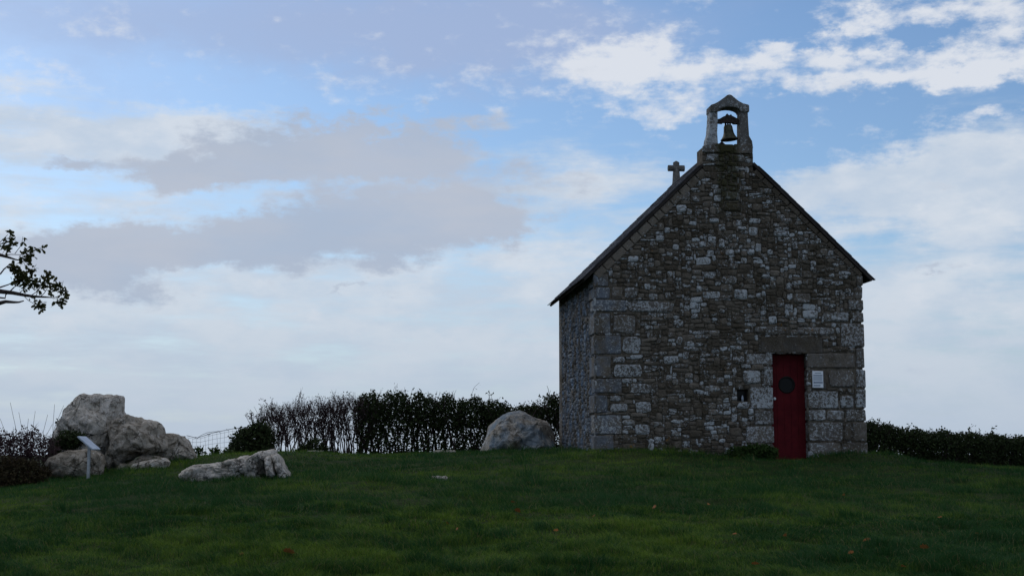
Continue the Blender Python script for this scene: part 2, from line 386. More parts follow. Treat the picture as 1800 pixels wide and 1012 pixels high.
def ground_z(X, Y, micro=True):
    X = np.atleast_1d(np.asarray(X, float)); Y = np.atleast_1d(np.asarray(Y, float))
    xs = np.clip(X, -24, 24); ys = np.clip(Y, -14, 50)
    z = np.full(xs.shape, TPS[len(ctrl)]) + TPS[len(ctrl) + 1] * xs + TPS[len(ctrl) + 2] * ys
    for i, c in enumerate(ctrl):
        d2 = (xs - c[0]) ** 2 + (ys - c[1]) ** 2
        z += TPS[i] * 0.5 * d2 * np.log(d2 + 1e-12)
    out = np.maximum(np.hypot(X, Y - 22) - 22, 0)
    s = np.clip(out / 420, 0, 1); z = z - 38 * s * s * (3 - 2 * s) - np.clip(out, 0, 40) * 0.02
    if micro:
        near = np.clip(1 - out / 30, 0, 1)
        z += near * ((vnoise(X, Y * 0.8, 1.3) - 0.5) * 0.06 + (vnoise(X, Y * 0.9, 0.5, 1) - 0.5) * 0.055 + (vnoise(X, Y, 0.23, 2) - 0.5) * 0.045)
        for mx, my, r, h in MOUNDS: z += h * np.exp(-((X - mx) ** 2 + (Y - my) ** 2) / (r * r))
    return z
GX0, GY0, GS = -26.0, 2.0, 0.1
_gx, _gy = np.meshgrid(np.arange(521) * GS + GX0, np.arange(521) * GS + GY0, indexing='ij')
GRID = ground_z(_gx.ravel(), _gy.ravel()).reshape(521, 521)
def ground_fast(X, Y):
    fx = np.clip((X - GX0) / GS, 0, 519.99); fy = np.clip((Y - GY0) / GS, 0, 519.99)
    i = fx.astype(int); j = fy.astype(int); fx = fx - i; fy = fy - j
    return (GRID[i, j] * (1 - fx) + GRID[i + 1, j] * fx) * (1 - fy) + (GRID[i, j + 1] * (1 - fx) + GRID[i + 1, j + 1] * fx) * fy
def gz(x, y):
    fx = min(max((x - GX0) / GS, 0), 519.99); fy = min(max((y - GY0) / GS, 0), 519.99); i, j = int(fx), int(fy); fx -= i; fy -= j
    return float((GRID[i, j] * (1 - fx) + GRID[i + 1, j] * fx) * (1 - fy) + (GRID[i, j + 1] * (1 - fx) + GRID[i + 1, j + 1] * fx) * fy)
def axis(lo, hi, step, far):
    a = list(np.arange(lo, hi + 1e-6, step)); d = step; x = hi
    while x < far: d *= 1.28; x += d; a.append(x)
    d = step; x = lo
    while x > -far: d *= 1.28; x -= d; a.insert(0, x)
    return np.array(a)
def build_ground():
    xs = axis(-18, 18, 0.2, 22000); ys = axis(4, 40, 0.2, 22000)
    X, Y = np.meshgrid(xs, ys); Z = ground_z(X.ravel(), Y.ravel())
    nx, ny = len(xs), len(ys)
    V = np.stack([X.ravel(), Y.ravel(), Z], 1)
    i = np.arange((ny - 1) * (nx - 1)); r = i // (nx - 1); c = i % (nx - 1); a = r * nx + c
    F = np.stack([a, a + 1, a + nx + 1, a + nx], 1)
    me = bpy.data.meshes.new('ground')
    me.from_pydata(V.tolist(), [], F.tolist()); me.polygons.foreach_set('use_smooth', [True] * len(me.polygons))
    m, t, b = mat('turf'); co = objco(t)
    n = t.noise(co, 1.1, 5, 0.6); n2 = t.noise(co, 9.0, 5, 0.65)
    c = t.mix(t.rng(n2, 0.3, 0.7), (0.018, 0.026, 0.008, 1), (0.034, 0.050, 0.014, 1))
    c = t.mix(t.rng(n, 0.55, 0.75, 0.0, 0.6), c, (0.048, 0.058, 0.016, 1))
    t.l.new(c, b.inputs['Base Color']); b.inputs['Roughness'].default_value = 1.0
    bump(t, b, n2, 0.8, 0.04)
    me.materials.append(m)
    o = bpy.data.objects.new('ground', me); S.collection.objects.link(o); o['kind'] = 'structure'
build_ground()

# ------------------------------------------------------------------ chapel
CH = thing('stone_chapel', 'small rubble stone chapel with steep slate roof, bellcote and red door', 'chapel', C0, TH)
def FM(a, z, d): return (a, -d, z)                         # front wall: along, up, outwards
def LM(a, z, d): return (-d, L - a, z)                     # left wall, a from the rear corner
def RM(a, z, d): return (W + d, a, z)
Minv = (Matrix.Translation(C0) @ Matrix.Rotation(TH, 4, 'Z')).inverted()
def front(px, py):                                         # a photo pixel on the front wall's plane
    d = ray(px, py); o = Vector((0, 0, EYE)); tt = (C0 - o).dot(VX) / d.dot(VX)
    q = Minv @ (o + d * tt); return q.x, q.z
AP_U, AP_Z, SL = 2.64, 5.94, 0.972                         # underside of the roof at the gable
def gable(u): return AP_Z - abs(u - AP_U) * SL
D0, D1, DZ = front(1359, 700)[0], front(1421, 700)[0], front(1390, 620)[1]
N0, NZ1 = front(1296, 684); N1, NZ0 = front(1317, 705)
ZB = -0.75
BC0, BC1, BCZ = front(1233, 265)[0], front(1323, 265)[0], front(1280, 254)[1]

core = MB(); TF = 0.5
def cbox(u0, u1, z0, z1): box(core, (u0, 0.024, z0), (u1, TF, z1))
cbox(0.035, N0, ZB, HW - 0.06); cbox(N0, N1, ZB, NZ0); cbox(N0, N1, NZ1, HW - 0.06); cbox(N1, D0 - 0.03, ZB, HW - 0.06)
cbox(D0 - 0.03, D1 + 0.03, DZ + 0.03, HW - 0.06); cbox(D1 + 0.03, W - 0.035, ZB, HW - 0.06)
box(core, (N0, 0.24, NZ0), (N1, TF, NZ1))
g = 0.05
prism(core, [(0.035, HW - 0.06), (W - 0.035, HW - 0.06), (W - 0.035, gable(W) - g), (BC1 - 0.03, gable(BC1) - g), (BC1 - 0.03, BCZ - 0.06), (BC0 + 0.03, BCZ - 0.06), (BC0 + 0.03, gable(BC0) - g), (0.035, gable(0) - g)], FM, -TF, -0.024)
front_wall = obj('front_wall', core, M_mortar, CH)
side = MB(); box(side, (0.035, TF, ZB), (0.5, L - 0.4, HW + 0.10)); left_wall = obj('side_wall', side, M_mortar, CH)
side = MB(); box(side, (W - 0.5, TF, ZB), (W - 0.035, L - 0.4, HW + 0.14)); right_wall = obj('side_wall', side, M_mortar, CH)
rear = MB()
def BM_(a, z, d): return (W - a, L + d, z)
prism(rear, [(0, ZB), (W, ZB), (W, gable(0) - 0.01), (W - AP_U, AP_Z - 0.01), (0, gable(W) - 0.01)], BM_, -0.4, 0.0, (0.4, 0.3, 0, 1))
obj('rear_wall', rear, M_stone, CH)

def stone(mb, a, z, w, h, mp, r, col, depth=0.06, proud=0.0, n=10, sq=None, poly=None):
    e = sq or r.uniform(2.6, 4.6); off = r.uniform(0, 0.6)
    bul = min(0.03, 0.13 * min(w, h)) * r.uniform(0.3, 1.3); ins = min(0.032, 0.26 * min(w, h)); rot = r.gauss(0, 0.03 if sq else 0.07); cr, sr = math.cos(rot), math.sin(rot)
    ring = []
    for k in range(n):
        w_ = 2 * math.pi * (k + off) / n; c, s = math.cos(w_), math.sin(w_)
        x = math.copysign(abs(c) ** (2 / e), c) * w / 2; y = math.copysign(abs(s) ** (2 / e), s) * h / 2
        j = 1 + r.uniform(-0.16, 0.08) * (0.6 if sq else 1.0)
        ring.append((x * j * cr - y * j * sr, x * j * sr + y * j * cr))
    tx, ty = r.uniform(-0.03, 0.03), r.uniform(-0.05, 0.05)
    vs = [mp(a + x, z + y, -depth) for x, y in ring]
    vs += [mp(a + x, z + y, proud + r.uniform(-0.008, 0.004)) for x, y in ring]
    sx, sy = max(0.3, 1 - 2 * ins / w), max(0.3, 1 - 2 * ins / h)
    vs += [mp(a + x * sx, z + y * sy, proud + bul + x * tx + y * ty + r.uniform(-0.005, 0.005)) for x, y in ring]
    fs = []
    for q in (0, 1):
        fs += [(q * n + k, q * n + (k + 1) % n, (q + 1) * n + (k + 1) % n, (q + 1) * n + k) for k in range(n)]
    fs.append(tuple(range(2 * n, 3 * n)))
    mb.add(vs, fs, col)

def tone(r, lich=None, film=0.0):
    l = lich if lich is not None else (r.random() ** 1.8)
    return (min(1, max(0, r.gauss(0.36, 0.30))), l, film, 1)

# dressed stones read off the photograph (crop at x 960, y 460, scale 2.735)
def zr(x0, y0, x1, y1):
    a0, z1 = front(960 + x0 / 2.735, 460 + y0 / 2.735); a1, z0 = front(960 + x1 / 2.735, 460 + y1 / 2.735)
    return [a0, a1, z0, z1]
fixed = []                                                 # a0, a1, z0, z1, lichen, role
for q, li in [((245, 182, 385, 240), .45), ((245, 245, 312, 348), .25), ((245, 352, 362, 445), .2), ((245, 450, 312, 554), .15), ((240, 560, 364, 632), .3),
              ((245, 638, 297, 728), .3), ((240, 734, 364, 828), .45), ((240, 834, 327, 905), .2), ((245, 60, 300, 118), .2), ((245, 122, 308, 178), .3)]:
    fixed.append(zr(*q) + [li, 'ql'])
for q, li in [((1468, 240, 1540, 290), .2), ((1418, 295, 1540, 407), .35), ((1490, 412, 1540, 512), .2), ((1490, 517, 1540, 607), .35), ((1487, 612, 1540, 702), .5),
              ((1440, 707, 1540, 766), .3), ((1475, 770, 1540, 862), .2), ((1425, 867, 1540, 925), .2), ((1480, 120, 1540, 178), .3), ((1450, 182, 1540, 235), .3), ((1490, 65, 1540, 116), .3)]:
    fixed.append(zr(*q) + [li, 'qr'])
for q, li in [((960, 440, 1090, 496), .42), ((1044, 500, 1090, 596), .5), ((980, 600, 1090, 708), .62), ((1000, 712, 1090, 784), .35), ((960, 788, 1090, 872), .52), ((1010, 876, 1090, 945), .3)]:
    fixed.append(zr(*q) + [li, 'jl'])
for q, li in [((1270, 438, 1486, 512), .12), ((1270, 517, 1350, 614), .15), ((1270, 619, 1408, 706), .62), ((1270, 710, 1346, 764), .56), ((1270, 769, 1430, 862), .5), ((1270, 866, 1420, 945), .4)]:
    fixed.append(zr(*q) + [li, 'jr'])
fixed.append(zr(1028, 356, 1332, 434) + [.06, 'lintel'])
for q, li in [((390, 184, 620, 245), .5), ((320, 252, 432, 350), .4), ((367, 358, 458, 444), .55), ((318, 454, 382, 486), .4), ((322, 490, 464, 556), .6), ((402, 582, 510, 634), .65),
              ((306, 640, 362, 670), .45), ((308, 678, 392, 724), .55), ((430, 670, 507, 727), .7), ((426, 778, 500, 830), .75), ((314, 118, 369, 176), .35), ((374, 120, 442, 174), .5),
              ((1000, 308, 1166, 352), .3), ((1205, 312, 1392, 356), .35), ((1330, 238, 1463, 290), .45), ((945, 518, 1038, 588), .6), ((1355, 517, 1486, 607), .35), ((1412, 640, 1482, 704), .55),
              ((1350, 710, 1436, 766), .4), ((1435, 770, 1472, 862), .3), ((902, 130, 970, 182), .95), ((1190, 148, 1275, 205), .3), ((750, 140, 840, 178), .75), ((1230, 230, 1310, 275), .7),
              ((565, 450, 640, 490), .6), ((400, 250, 410, 251), .1)][:-1]:
    fixed.append(zr(*q) + [li, 'rub'])
# bigger gable stones (crop at x 1150, y 250, scale 4.82)
def zg(x0, y0, x1, y1):
    a0, z1 = front(1150 + x0 / 4.82, 250 + y0 / 4.82); a1, z0 = front(1150 + x1 / 4.82, 250 + y1 / 4.82)
    return [a0, a1, z0, z1]
for q, li in [((595, 415, 715, 500), .5), ((500, 390, 572, 440), .6), ((505, 445, 572, 502), .9), ((225, 405, 308, 500), .35), ((318, 450, 388, 505), .45), ((465, 640, 552, 685), .8), ((800, 640, 905, 690), .7),
              ((455, 795, 530, 850), .85), ((545, 690, 608, 750), .75), ((445, 910, 510, 960), .7), ((600, 905, 680, 960), .8), ((800, 715, 880, 790), .65), ((1010, 745, 1150, 800), .55), ((885, 385, 1000, 440), .35),
              ((440, 95, 552, 170), .6), ((735, 370, 830, 412), .4), ((545, 815, 600, 895), .8), ((375, 835, 440, 890), .7), ((275, 560, 322, 612), .6), ((340, 565, 420, 605), .55), ((1080, 640, 1170, 690), .4), ((705, 710, 785, 745), .8)]:
    fixed.append(zg(*q) + [li, 'rub'])

CELL = 0.040
def rubble(width, ztop_fn, zmin, zmax, blocked, r, big=1.0):
    nx, nz = int(width / CELL), int((zmax - zmin) / CELL)
    occ = np.zeros((nx, nz), bool)
    for i in range(nx):
        a = (i + 0.5) * CELL; zt = ztop_fn(a)
        for j in range(nz):
            z = zmin + (j + 0.5) * CELL
            if z > zt: occ[i, j] = True
    for a0, a1, z0, z1 in blocked:
        i0, i1 = int(round(a0 / CELL)), int(round(a1 / CELL)); j0, j1 = int(round((z0 - zmin) / CELL)), int(round((z1 - zmin) / CELL))
        occ[max(0, i0):max(0, i1), max(0, j0):max(0, j1)] = True
    out = []
    for j in range(nz):
        for i in range(nx):
            if occ[i, j]: continue
            z = zmin + j * CELL
            hmax = r.choices((1, 2, 3, 4), (2.2, 6, 3.2 if z > HW else 2.2, 1.0 * big))[0]
            wmax = r.choices((2, 3, 4, 5, 6, 8), (2, 4, 4, 3, 2, 1.2))[0] if hmax > 1 else r.choices((2, 3, 4, 6), (2, 3, 3, 2))[0]
            w = 1
            while w < wmax and i + w < nx and not occ[i + w, j]: w += 1
            h = 1
            while h < hmax and j + h < nz and not occ[i:i + w, j + h].any(): h += 1
            occ[i:i + w, j:j + h] = True
            out.append((i * CELL, (i + w) * CELL, zmin + j * CELL, zmin + (j + h) * CELL))
    return out

r1 = random.Random(3)
pieces = []                                                # (area, builder)
VB = 0.16                                                  # depth of the flat stones under the verge
for a0, a1, z0, z1, li, role in fixed:
    def mk(mb, a0=a0, a1=a1, z0=z0, z1=z1, li=li, role=role):
        j = 0.009; col = (r1.uniform(0.25, 0.65), min(1, li + (0.25 if role == 'qr' else 0.12)), 0.5 if role == 'ql' else 0.1, 1)
        if role in ('ql', 'qr'):
            dv = 0.62 if (a1 - a0) < 0.3 or (role == 'qr' and a1 - a0 < 0.2) else 0.36
            pr = r1.uniform(0.0, 0.012); j = 0.006; lo = (-pr if role == 'ql' else a0 + j, -pr, z0 + j); hi = (a1 - j if role == 'ql' else W + pr, dv, z1 - j)
            chamfer_box(mb, lo, hi, 0.016, col, 0.008, r1)
        elif role in ('jl', 'jr', 'lintel'):
            lo = [a0 + j, -0.010, z0 + j]; hi = [a1 - j, 0.34, z1 - j]
            if role == 'jl': hi[0] = D0
            if role == 'jr': lo[0] = D1
            if role == 'lintel': lo[2] = DZ; col = (0.15, li, 0.1, 1)
            chamfer_box(mb, lo, hi, 0.014, col, 0.004, r1)
        else:
            stone(mb, (a0 + a1) / 2, (z0 + z1) / 2, (a1 - a0) * 1.0 - 0.012, (z1 - z0) - 0.012, FM, r1, col, sq=5.0)
    pieces.append(((a1 - a0) * (z1 - z0) * (3 if role != 'rub' else 1.5), mk))
# verge stones, laid along the rakes
for sgn in (-1, 1):
    s, rl = 0.12, (AP_U + 0.02) * math.hypot(1, SL)
    if sgn > 0: rl = (W - AP_U + 0.02) * math.hypot(1, SL)
    s = 0.75
    while s < rl - 0.05:
        ln = min(r1.uniform(0.17, 0.30), rl - s); k = 1 / math.hypot(1, SL)
        def mk(mb, s=s, ln=ln, sgn=sgn, k=k):
            def mp(a, z, d):                               # a along the rake, z below it
                u = AP_U + sgn * (a * k - z * SL * k * -1 * -1); zz = AP_Z - a * SL * k - z * k
                return (u, -d, zz)
            th = VB if sgn < 0 else 0.10
            def mp2(a, z, d):
                q = mp(a, -z, d); return q
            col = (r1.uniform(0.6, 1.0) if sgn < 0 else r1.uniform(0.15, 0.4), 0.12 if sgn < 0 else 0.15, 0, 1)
            n = 8; ring = [(s + 0.006, -th), (s + ln * 0.5, -th), (s + ln - 0.006, -th), (s + ln - 0.006, -th / 2), (s + ln - 0.006, -0.004), (s + ln * .5, -0.004), (s + 0.006, -0.004), (s + 0.006, -th / 2)]
            ring = [(x, y + r1.uniform(-0.005, 0.002)) for x, y in ring]
            cx, cy = s + ln / 2, -th / 2
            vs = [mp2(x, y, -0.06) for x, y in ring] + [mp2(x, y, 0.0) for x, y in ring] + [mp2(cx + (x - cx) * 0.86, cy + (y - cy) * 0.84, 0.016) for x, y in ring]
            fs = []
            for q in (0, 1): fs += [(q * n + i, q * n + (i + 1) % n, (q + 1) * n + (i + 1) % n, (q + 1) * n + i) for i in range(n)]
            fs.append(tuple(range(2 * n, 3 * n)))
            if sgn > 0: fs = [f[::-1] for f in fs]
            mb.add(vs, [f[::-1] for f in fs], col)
        pieces.append((0.2, mk)); s += ln
def ztop(a):
    if BC0 < a < BC1: return BCZ
    return gable(a) - (VB if a < AP_U else 0.10) * math.hypot(1, SL) + 0.01
blk = [f[:4] for f in fixed] + [(D0, D1, ZB, DZ), (N0 - 0.01, N1 + 0.01, NZ0 - 0.01, NZ1 + 0.01)]
blk = [(max(0, b[0]), min(W, b[1]), b[2], b[3]) for b in blk]
for a0, a1, z0, z1 in rubble(W, ztop, -0.42, BCZ, blk, r1):
    w, h = a1 - a0, z1 - z0
    def mk(mb, a0=a0, a1=a1, z0=z0, z1=z1):
        j = r1.uniform(0.006, 0.016)
        stone(mb, (a0 + a1) / 2 + r1.uniform(-.006, .006), (z0 + z1) / 2 + r1.uniform(-.006, .006), a1 - a0 - j + 0.006, z1 - z0 - j + 0.006, FM, r1, tone(r1), proud=r1.uniform(-0.012, 0.012))
    pieces.append((w * h, mk))
pieces.sort(key=lambda q: -q[0])
for ar, mk in pieces[:298]:
    mb = MB(); mk(mb); obj('stone', mb, M_stone, front_wall)
mb = MB()
for ar, mk in pieces[298:]: mk(mb)
obj('small_stones', mb, M_stone, front_wall, kind='stuff')
# side walls
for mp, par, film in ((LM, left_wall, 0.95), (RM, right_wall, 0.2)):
    mb = MB(); bl = []
    for a0, a1, z0, z1, li, role in fixed:
        if role == ('ql' if mp is LM else 'qr'):
            dv = 0.62 if (a1 - a0) < 0.3 or (role == 'qr' and a1 - a0 < 0.2) else 0.36
            bl.append((L - dv, L, z0, z1) if mp is LM else (0, dv, z0, z1))
    for a0, a1, z0, z1 in rubble(L, lambda a: HW + 0.10, -0.45, HW + 0.12, bl, r1, 1.6):
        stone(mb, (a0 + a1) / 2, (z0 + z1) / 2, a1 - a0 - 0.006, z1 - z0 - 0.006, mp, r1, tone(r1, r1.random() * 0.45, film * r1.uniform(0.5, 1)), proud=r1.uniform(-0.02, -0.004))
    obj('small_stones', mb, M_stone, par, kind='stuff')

# roof: boarding, slates, ridge
E_U0, E_U1 = -0.17, W + 0.17
V0, V1 = -0.05, L + 0.06
def roof_side(sgn):
    ue = E_U0 if sgn < 0 else E_U1
    k = 1 / math.hypot(1, SL); ln = abs(ue - AP_U) / k
    def mp(s, v, h):                                       # s up the slope from the eave, h off the surface
        return (ue - sgn * (s * k) + sgn * h * SL * k, v, AP_Z - abs(ue - AP_U) * SL + s * SL * k + h * k)
    return mp, ln
deck = MB()
for sgn in (-1, 1):
    mp, ln = roof_side(sgn)
    sb = ln - (0.50 if sgn < 0 else 0.45) * math.hypot(1, SL)
    for s0, s1, va in ((0.0, sb, V0 + .012), (sb, ln, 0.46)):
        c = [mp(q, v_, h_) for h_ in (0.004, 0.055) for q, v_ in ((s0, va), (s1, va), (s1, V1), (s0, V1))]
        fs = [(0, 3, 2, 1), (4, 5, 6, 7), (0, 1, 5, 4), (1, 2, 6, 5), (2, 3, 7, 6), (3, 0, 4, 7)]
        deck.add(c, fs if sgn < 0 else [f[::-1] for f in fs])
roof = obj('roof', deck, M_deck, CH)
bulk = MB(); r2 = random.Random(8); NS = 0
for sgn in (-1, 1):
    mp, ln = roof_side(sgn); rows = 18; ex = (ln - 0.02) / rows
    for i in range(rows):
        v = V0 - (0.0 if i % 2 else 0.09); first = True
        while v < V1 - 0.02:
            w = r2.uniform(0.17, 0.25); v1 = min(v + w, V1); va = max(v, V0) + 0.002
            if v1 - va > 0.03:
                s0 = i * ex - 0.03 + r2.uniform(-.008, .008); s1 = min(s0 + ex * 1.75, ln)
                if sgn < 0 or True:
                    if V0 - 0.01 < va < 0.42 and abs(mp(s1, 0, 0)[0] - AP_U) < (0.50 if sgn < 0 else 0.42): v += w; continue
                h0, h1 = 0.062 + r2.uniform(0, .008), 0.056
                t = r2.uniform(0.011, 0.017)
                c = [mp(s0, va, h0), mp(s1, va, h1), mp(s1, v1 - .003, h1), mp(s0, v1 - .003, h0), mp(s0, va, h0 + t), mp(s1, va, h1 + t), mp(s1, v1 - .003, h1 + t), mp(s0, v1 - .003, h0 + t)]
                fs = [(0, 3, 2, 1), (4, 5, 6, 7), (0, 1, 5, 4), (1, 2, 6, 5), (2, 3, 7, 6), (3, 0, 4, 7)]
                if sgn > 0: fs = [f[::-1] for f in fs]
                col = (r2.random(), 0, 0, 1)
                if va < 0.35 or (sgn < 0 and i == 0):
                    mb = MB(); mb.add(c, fs, col); obj('slate', mb, M_slate, roof)
                else: bulk.add(c, fs, col)
            v += w
obj('slates', bulk, M_slate, roof, kind='stuff')
v = 0.5
while v < L:
    mb = MB(); z = AP_Z + 0.075; v1 = min(v + 0.42, V1)
    poly = [(AP_U - 0.15, z - 0.13), (AP_U, z - 0.0), (AP_U + 0.15, z - 0.13), (AP_U + 0.15, z - 0.10), (AP_U, z + 0.045), (AP_U - 0.15, z - 0.10)]
    prism(mb, poly, FM, -v1 + 0.006, -v, (r2.random(), 0, 0, 1)); obj('ridge_tile', mb, M_slate, roof); v += 0.42

# bellcote
def zb(x, y): return front(1220 + x / 6.75, 150 + y / 6.75)
def carved(name, pts, d0, d1, col, m=M_slab, bev=0.02):
    poly = [zb(*p) for p in pts]
    if sum(poly[i][0] * poly[(i + 1) % len(poly)][1] - poly[(i + 1) % len(poly)][0] * poly[i][1] for i in range(len(poly))) < 0: poly = poly[::-1]
    mb = MB(); prism(mb, poly, FM, d0, d1, col)
    o = obj(name, mb, m, bellcote)
    bv = o.modifiers.new('bevel', 'BEVEL'); bv.width = bev; bv.segments = 2; bv.limit_method = 'ANGLE'; bv.angle_limit = 0.6
    return o
bellcote = MB()
sz = BCZ
box(bellcote, (BC0 + 0.045, 0.03, gable(BC0) - 0.05), (BC1 + 0.012, 0.33, BCZ - 0.16), (0.2, 0.45, 0, 1))
bellcote = obj('bellcote', bellcote, M_mortar, CH)
bellcote.data.materials.clear(); bellcote.data.materials.append(M_stone)
carved('base_stone', [(122, 720), (300, 690), (300, 800), (122, 800)], -0.27, 0.035, (0.35, 0.55, 0.1, 1), M_stone)
carved('base_stone', [(304, 700), (466, 702), (466, 790), (304, 790)], -0.27, 0.02, (0.1, 0.1, 0.0, 1), M_stone)
carved('base_stone', [(470, 700), (694, 696), (694, 812), (470, 812)], -0.27, 0.035, (0.5, 0.35, 0.1, 1), M_stone)
carved('pier', [(193, 300), (187, 440), (176, 570), (153, 640), (146, 712), (285, 700), (276, 560), (282, 440), (280, 300)], -0.27, 0.012, (0.95, 0.75, 0.2, 1))
carved('pier', [(550, 300), (548, 500), (548, 706), (697, 702), (690, 660), (655, 600), (645, 450), (638, 300)], -0.27, 0.012, (0.25, 0.42, 0.05, 1))
carved('cap_stone', [(186, 322), (188, 250), (198, 234), (235, 224), (275, 205), (315, 178), (352, 150), (388, 122), (415, 112), (442, 122), (480, 153), (525, 190), (575, 217), (650, 238),
                     (652, 322), (552, 322), (538, 292), (505, 274), (460, 262), (415, 259), (370, 263), (325, 275), (293, 294), (280, 322)], -0.30, 0.045, (0.35, 0.4, 0.1, 1), bev=0.02)
# bell, hung between the piers
bu, bz = zb(402, 470); bz2 = zb(402, 650)[1]; hb = bz - bz2
bw = C0 + UX * (bu + 0.032) + VX * 0.13 + Vector((0, 0, bz + 0.03))
bell = thing('church_bell', 'weathered bronze bell hanging in the stone bellcote', 'bell', bw, TH)
R5 = Matrix.Rotation(math.radians(-5), 4, 'Y')
mb = MB(); rr = 0.172
lathe(mb, [(0.0, 0.0), (0.05, -0.002), (0.075, -0.015), (0.086, -0.05), (0.090, -0.10), (0.100, -hb * 0.55), (0.118, -hb * 0.72), (0.145, -hb * 0.87), (rr, -hb * 0.97), (rr, -hb), (rr - 0.02, -hb), (0.10, -hb * 0.7), (0.07, -hb * 0.3), (0.0, -hb * 0.2)], 28, R5)
obj('bell_body', mb, M_bronze, bell, True)
mb = MB()
ypol = [(-0.235, 0.03), (-0.11, 0.02), (-0.09, 0.04), (0.09, 0.04), (0.11, 0.02), (0.20, 0.02), (0.205, 0.10), (0.15, 0.135), (0.07, 0.175), (0.055, 0.205), (0.03, 0.18), (0.0, 0.19), (-0.02, 0.215), (-0.04, 0.175), (-0.10, 0.15), (-0.165, 0.11), (-0.235, 0.09)]
prism(mb, ypol, lambda a, z, d: (a, -d, z), -0.05, 0.05); obj('headstock', mb, M_bark, bell)
for dx in (-0.045, 0.0, 0.045):
    mb = MB(); box(mb, (dx - 0.014, -0.016, -0.02), (dx + 0.014, 0.016, 0.06)); obj('hanger', mb, M_iron, bell)
mb = MB(); tube(mb, [R5 @ Vector((0, 0, -0.08)), R5 @ Vector((0, 0, -hb * 0.92))], [0.012, 0.02], 6); lathe(mb, [(0.0, -0.035), (0.028, -0.015), (0.03, 0.0), (0.024, 0.02), (0, 0.03)], 10, R5 @ Matrix.Translation((0, 0, -hb * 0.95)))
obj('clapper', mb, M_iron, bell)

# cross on the rear gable
cz0 = AP_Z + 0.02; cv = L - 0.22; pxm = 2500 / 31.4
mb = MB()
def octo(mb, c, ax, r0, r1, ln, ch=0.42, col=(0.5, 0.35, 0.1, 1)):
    pts = []
    for k in range(8):
        a = math.pi / 8 + k * math.pi / 4; pts.append((math.cos(a) / math.cos(math.pi / 8), math.sin(a) / math.cos(math.pi / 8)))
    vs = []
    for t, r in ((0, r0), (ln, r1)):
        for x, y in pts:
            q = [0, 0, 0]; q[ax] = t; q[(ax + 1) % 3] = x * r; q[(ax + 2) % 3] = y * r
            vs.append((c[0] + q[0], c[1] + q[1], c[2] + q[2]))
    fs = [(k, (k + 1) % 8, 8 + (k + 1) % 8, 8 + k) for k in range(8)] + [tuple(range(8))[::-1], tuple(range(8, 16))]
    return mb.add(vs, fs, col)
octo(mb, (AP_U, cv, cz0 - 0.14), 2, 0.13, 0.085, 0.20); octo(mb, (AP_U, cv, cz0 + 0.06), 2, 0.085, 0.072, 0.22)
cross = obj('cross_finial', mb, M_slab, CH)
mb = MB(); octo(mb, (AP_U, cv, cz0 + 0.26), 2, 0.070, 0.066, 0.25); octo(mb, (AP_U, cv, cz0 + 0.508), 2, 0.066, 0.012, 0.035); obj('cross_upright', mb, M_slab, cross)
mb = MB(); octo(mb, (AP_U - 0.185, cv, cz0 + 0.375), 0, 0.066, 0.066, 0.37); obj('cross_arm', mb, M_slab, cross)

# door
dz0 = front(1390, 809)[1]
mb = MB(); box(mb, (D0 - 0.02, 0.235, dz0), (D1 + 0.02, 0.27, DZ + 0.02)); door = obj('door', mb, M_door, CH)
pw, pz = front(1387.5, 675); nb = 5; bwid = (D1 - D0) / nb
pcx = pw + 0.012; PR = 0.152
for i in range(nb):                                        # boards, cut round the porthole
    u0, u1 = D0 + i * bwid + 0.002, D0 + (i + 1) * bwid - 0.002
    def seg(za, zb_): 
        m_ = MB(); poly = za + zb_; prism(m_, poly, FM, -0.235, -0.215); return m_
    def chord(u): 
        q = PR * PR - (u - pcx) ** 2; return math.sqrt(q) if q > 0 else 0.0
    us = np.linspace(u0, u1, 7)
    if max(chord(u) for u in us) > 0:
        lowtop = [(u, pz - chord(u)) for u in us]; uptop = [(u, pz + chord(u)) for u in us]
        obj('board', seg([(u0, dz0 + 0.01), (u1, dz0 + 0.01)], lowtop[::-1]), M_door, door)
        obj('board', seg(uptop, [(u1, DZ + 0.01), (u0, DZ + 0.01)]), M_door, door)
    else:
        obj('board', seg([(u0, dz0 + 0.01), (u1, dz0 + 0.01)], [(u1, DZ + 0.01), (u0, DZ + 0.01)]), M_door, door)
MX = Matrix.Translation((pcx, 0, pz)) @ Matrix.Rotation(math.pi / 2, 4, 'X')
mb = MB(); lathe(mb, [(0.0, -0.226), (PR - 0.01, -0.226)], 28, MX); obj('porthole_glass', mb, M_glass, door)
mb = MB(); lathe(mb, [(PR - 0.022, -0.224), (PR - 0.022, -0.208), (PR - 0.008, -0.203), (PR + 0.012, -0.206), (PR + 0.012, -0.216)], 32, MX); obj('porthole_ring', mb, M_iron, door, True)
hu, hz = front(1363, 700)
mb = MB(); lathe(mb, [(0.0, -0.15), (0.022, -0.155), (0.03, -0.172), (0.026, -0.185), (0.013, -0.195), (0.013, -0.216)], 14, Matrix.Translation((hu + 0.035, 0, hz)) @ Matrix.Rotation(math.pi / 2, 4, 'X')); obj('handle', mb, M_white, door, True)
mb = MB(); chamfer_box(mb, (D0 - 0.02, -0.06, dz0 - 0.16), (D1 + 0.03, 0.36, dz0 + 0.004), 0.012, (0.5, 0.3, 0, 1)); obj('threshold', mb, M_slab, CH)
